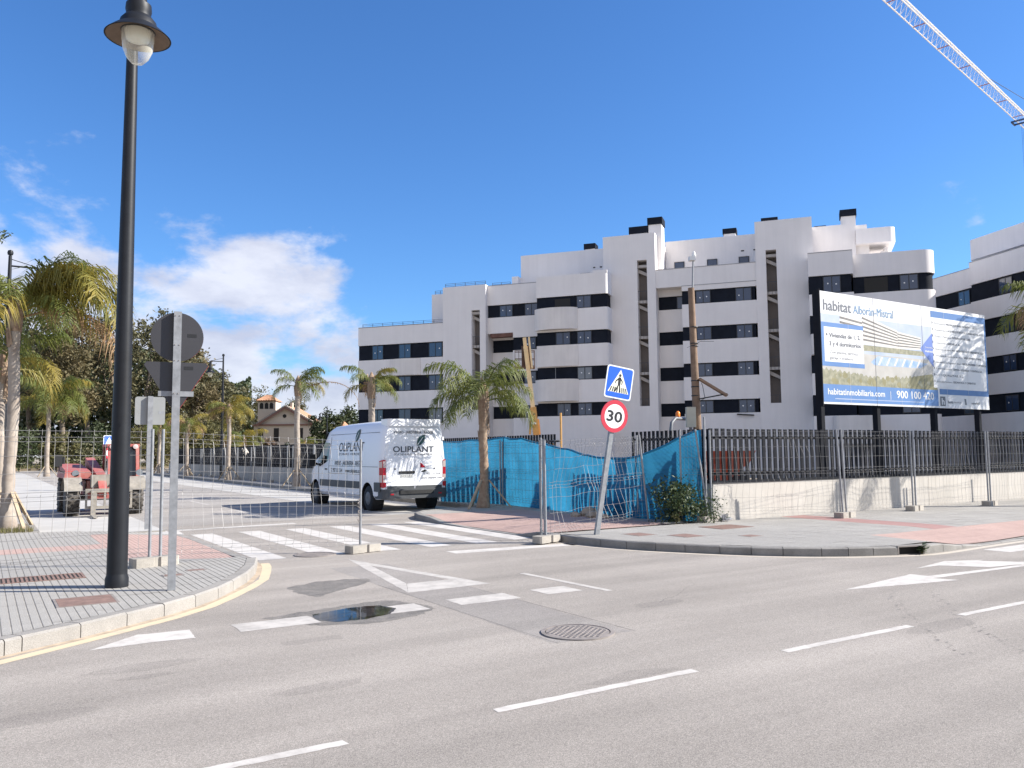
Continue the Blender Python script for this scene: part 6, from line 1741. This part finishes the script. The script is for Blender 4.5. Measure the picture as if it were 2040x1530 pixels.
# ------------------------------------------------------------------ wooden site pole
wpX, wpY = 14.35, 13.75
pw = thing('site_pole', 'weathered wooden site pole carrying a grey box and a slanting floodlight', 'pole', (wpX,wpY,0), -YAW)
PY_ = (wpX*VY+wpY*VX); kk_ = PY_/FPX
def pq(px, py, dy=0.0): 
    base = 1020+FPX*(wpX*VX-wpY*VY)/PY_
    return Vector(((px-base)*kk_, dy, (897-py)*kk_+CAM_H))
MB().tube([(pq(1390,0).x,0,0),(pq(1388,850).x,0,pq(0,850).z),(pq(1385,700).x,0,pq(0,700).z),(pq(1383,571).x,0,pq(0,571).z)],[.105,.10,.085,.075],12).build('post','wood',pw,smooth=50)
for py in (652,685,690,760,772,790): MB().lathe([(.095,0),(.10,.01),(.095,.025)],12,(pq(1386,0).x,0,pq(0,py).z)).build('wire_tie','black',pw)
MB().tube([pq(1386,575),pq(1388,530),pq(1389,512)],.022,8).build('mast','galv',pw)
cmx = MB(); c0 = pq(1388,511); cmx.box(c0.x-.09,c0.x+.05,-.08,.08,c0.z-.05,c0.z+.05); cmx.lathe([(.04,0),(.05,.06),(.02,.14),(.001,.16)],10,(c0.x+.03,0,c0.z+.03)); cmx.build('camera_head','white_plastic',pw)
MB().beam(pq(1392,756,-.12),pq(1446,790,-.12),.17,.05).build('floodlight','wood',pw)
MB().beam(pq(1391,796,-.12),pq(1447,786,-.12),.03,.03).build('floodlight_arm','black',pw)
g0, g1 = pq(1364,812), pq(1382,852); MB().box(g0.x,g1.x,-.22,-.06,g1.z,g0.z).build('grey_box','grey_box',pw)
wr_ = MB(); wr_.tube([pq(1392,800,-.12),pq(1402,795,-.15),pq(1398,770,-.14),pq(1396,764,-.13)],.007,5); wr_.build('loose_cable','black',pw); MB().tube([pq(1380,690),pq(1395,682,-.2),pq(1420,683,-.3)],.005,5).build('loose_cable','black',pw); MB().tube([pq(1378,690,-.1),pq(1368,694,-.2)],.005,5).build('loose_cable','black',pw)

# ------------------------------------------------------------------ site dumper glimpsed behind the slats
dm = thing('site_dumper', 'orange site machine with roll bar and beacon behind the slat fence', 'dumper', (16.6,16.4,0), R(20))
dm.location = (17.0,17.0,0)
MB().box(-.1,1.9,-.6,.6,.55,1.25).build('body','orange_machine',dm)
sk = MB(); sk.add([(.6,-.75,1.0),(2.0,-.75,1.2),(2.0,.75,1.2),(.6,.75,1.0),(.5,-.8,1.62),(2.5,-.8,1.62),(2.5,.8,1.62),(.5,.8,1.62)],[(0,1,5,4),(1,2,6,5),(2,3,7,6),(3,0,4,7),(3,2,1,0)]); sk.build('skip','orange_machine',dm)
MB().box(-1.5,-.2,-.6,.6,.55,1.3).build('engine_cover','orange_machine',dm)
for x in (-1.1,1.3):
    for y in (-.75,.75): MB().lathe([(.18,-.16),(.45,-.16),(.45,.16),(.18,.16)],18,(x,y,.45),'y').build('wheel','tyre',dm)
rbar = wp(1340,862,24.5); r2_ = wp(1392,846,24.5)
rl2 = MB(); rl2.tube([(-1.9,-.2,.9),(-1.9,-.2,2.15),(-1.82,-.2,2.38),(-1.6,-.2,2.5),(-.9,-.2,2.5),(-.72,-.2,2.38),(-.66,-.2,2.15),(-.66,-.2,1.2)],.045,10); rl2.build('roll_bar','slat_side',dm,smooth=50)
MB().lathe([(.06,0),(.06,.10),(.03,.14),(.001,.15)],12,(-1.45,-.2,2.55)).build('beacon','beacon',dm,smooth=50)

# ------------------------------------------------------------------ tower crane
cz = 39.0
def cpt(px, Y): 
    d = ray(px, 765); x = (px-1020)/FPX*Y; return c2w(x, Y, cz)
J0 = wp(1765,-12,69.0); cz = J0.z
J1 = wp(2040,240,69.0)
d_ = ray(2040,243); t_ = (cz-CAM_H)/d_.z; J1 = c2w(d_.x*t_, d_.y*t_, cz)
jd = (J1-J0); jd.z = 0; jd.normalize()
cr_t = thing('tower_crane', 'white lattice tower crane jib crossing the upper right sky', 'crane', (J1.x,J1.y,0), math.atan2(jd.y,jd.x))
Lj = (J1-J0).length
zb_ = cz; W = 1.15; Ht = 1.25; x0j = -Lj-1.0; x1j = 32.0
for sy in (-1,1): MB().tube([(x0j,sy*W/2,zb_),(x1j,sy*W/2,zb_)],.065,6).build('bottom_chord','crane',cr_t)
MB().tube([(x0j,0,zb_+Ht),(x1j,0,zb_+Ht)],.075,6).build('top_chord','crane',cr_t)
lat = MB(); n_ = int((x1j-x0j)/1.1)
for i in range(n_):
    xa_ = x0j+(x1j-x0j)*i/n_; xb_ = x0j+(x1j-x0j)*(i+1)/n_; xm = (xa_+xb_)/2
    for sy in (-1,1):
        lat.tube([(xa_,sy*W/2,zb_),(xm,0,zb_+Ht)],.02,4,cap=False); lat.tube([(xm,0,zb_+Ht),(xb_,sy*W/2,zb_)],.02,4,cap=False)
    lat.tube([(xa_,-W/2,zb_),(xb_,W/2,zb_)],.018,4,cap=False)
lat.build('lattice','crane',cr_t)
i = 0; xx = x0j+2.5
while xx < x1j:
    MB().tube([(xx,-W/2,zb_),(xx,W/2,zb_)],.05,5).build('cross_bar','crane_red',cr_t); xx += 6.2
tr_ = MB(); tx_ = -1.0
for sx in (-.6,.6): tr_.beam((tx_+sx,-1.0,zb_-.2),(tx_+sx,1.0,zb_-.2),.14,.18)
for sy in (-.9,.9): tr_.beam((tx_-.7,sy,zb_-.25),(tx_+.7,sy,zb_-.25),.14,.18)
tr_.build('trolley','crane_dark',cr_t)
cb = MB(); cb.tube([(tx_-.2,0,zb_-.3),(tx_-.05,0,8.0)],.012,4); cb.tube([(tx_+.4,0,zb_-.3),(tx_+.1,0,8.0)],.012,4); cb.build('hoist_cable','crane_dark',cr_t)
MB().box(tx_-.2,tx_+.25,-.12,.12,7.2,8.0).build('hook_block','crane_dark',cr_t)
MB().tube([(-14,0,zb_+Ht),(x1j,0,zb_+7)],.04,5).build('tie_bar','crane_dark',cr_t)
ms_ = MB()
for sx in (-.8,.8):
    for sy in (-.8,.8): ms_.tube([(x1j+sx,sy,0),(x1j+sx,sy,zb_+1)],.09,5)
nz_ = 22
for i in range(nz_):
    za, zc_ = zb_*i/nz_, zb_*(i+1)/nz_
    for s_ in (-.8,.8):
        ms_.tube([(x1j-.8,s_,za),(x1j+.8,s_,zc_)],.04,4,cap=False); ms_.tube([(x1j+s_,-.8,za),(x1j+s_,.8,zc_)],.04,4,cap=False)
ms_.build('mast','crane',cr_t)
MB().tube([(x1j,0,zb_),(x1j,0,zb_+7.2)],.25,6).build('tower_top','crane',cr_t)
MB().box(x1j+1,x1j+12,-.7,.7,zb_-.1,zb_+.3).build('counter_jib','crane',cr_t)
MB().box(x1j+9,x1j+12,-.6,.6,zb_-2.2,zb_-.1).build('counterweight','concrete',cr_t)
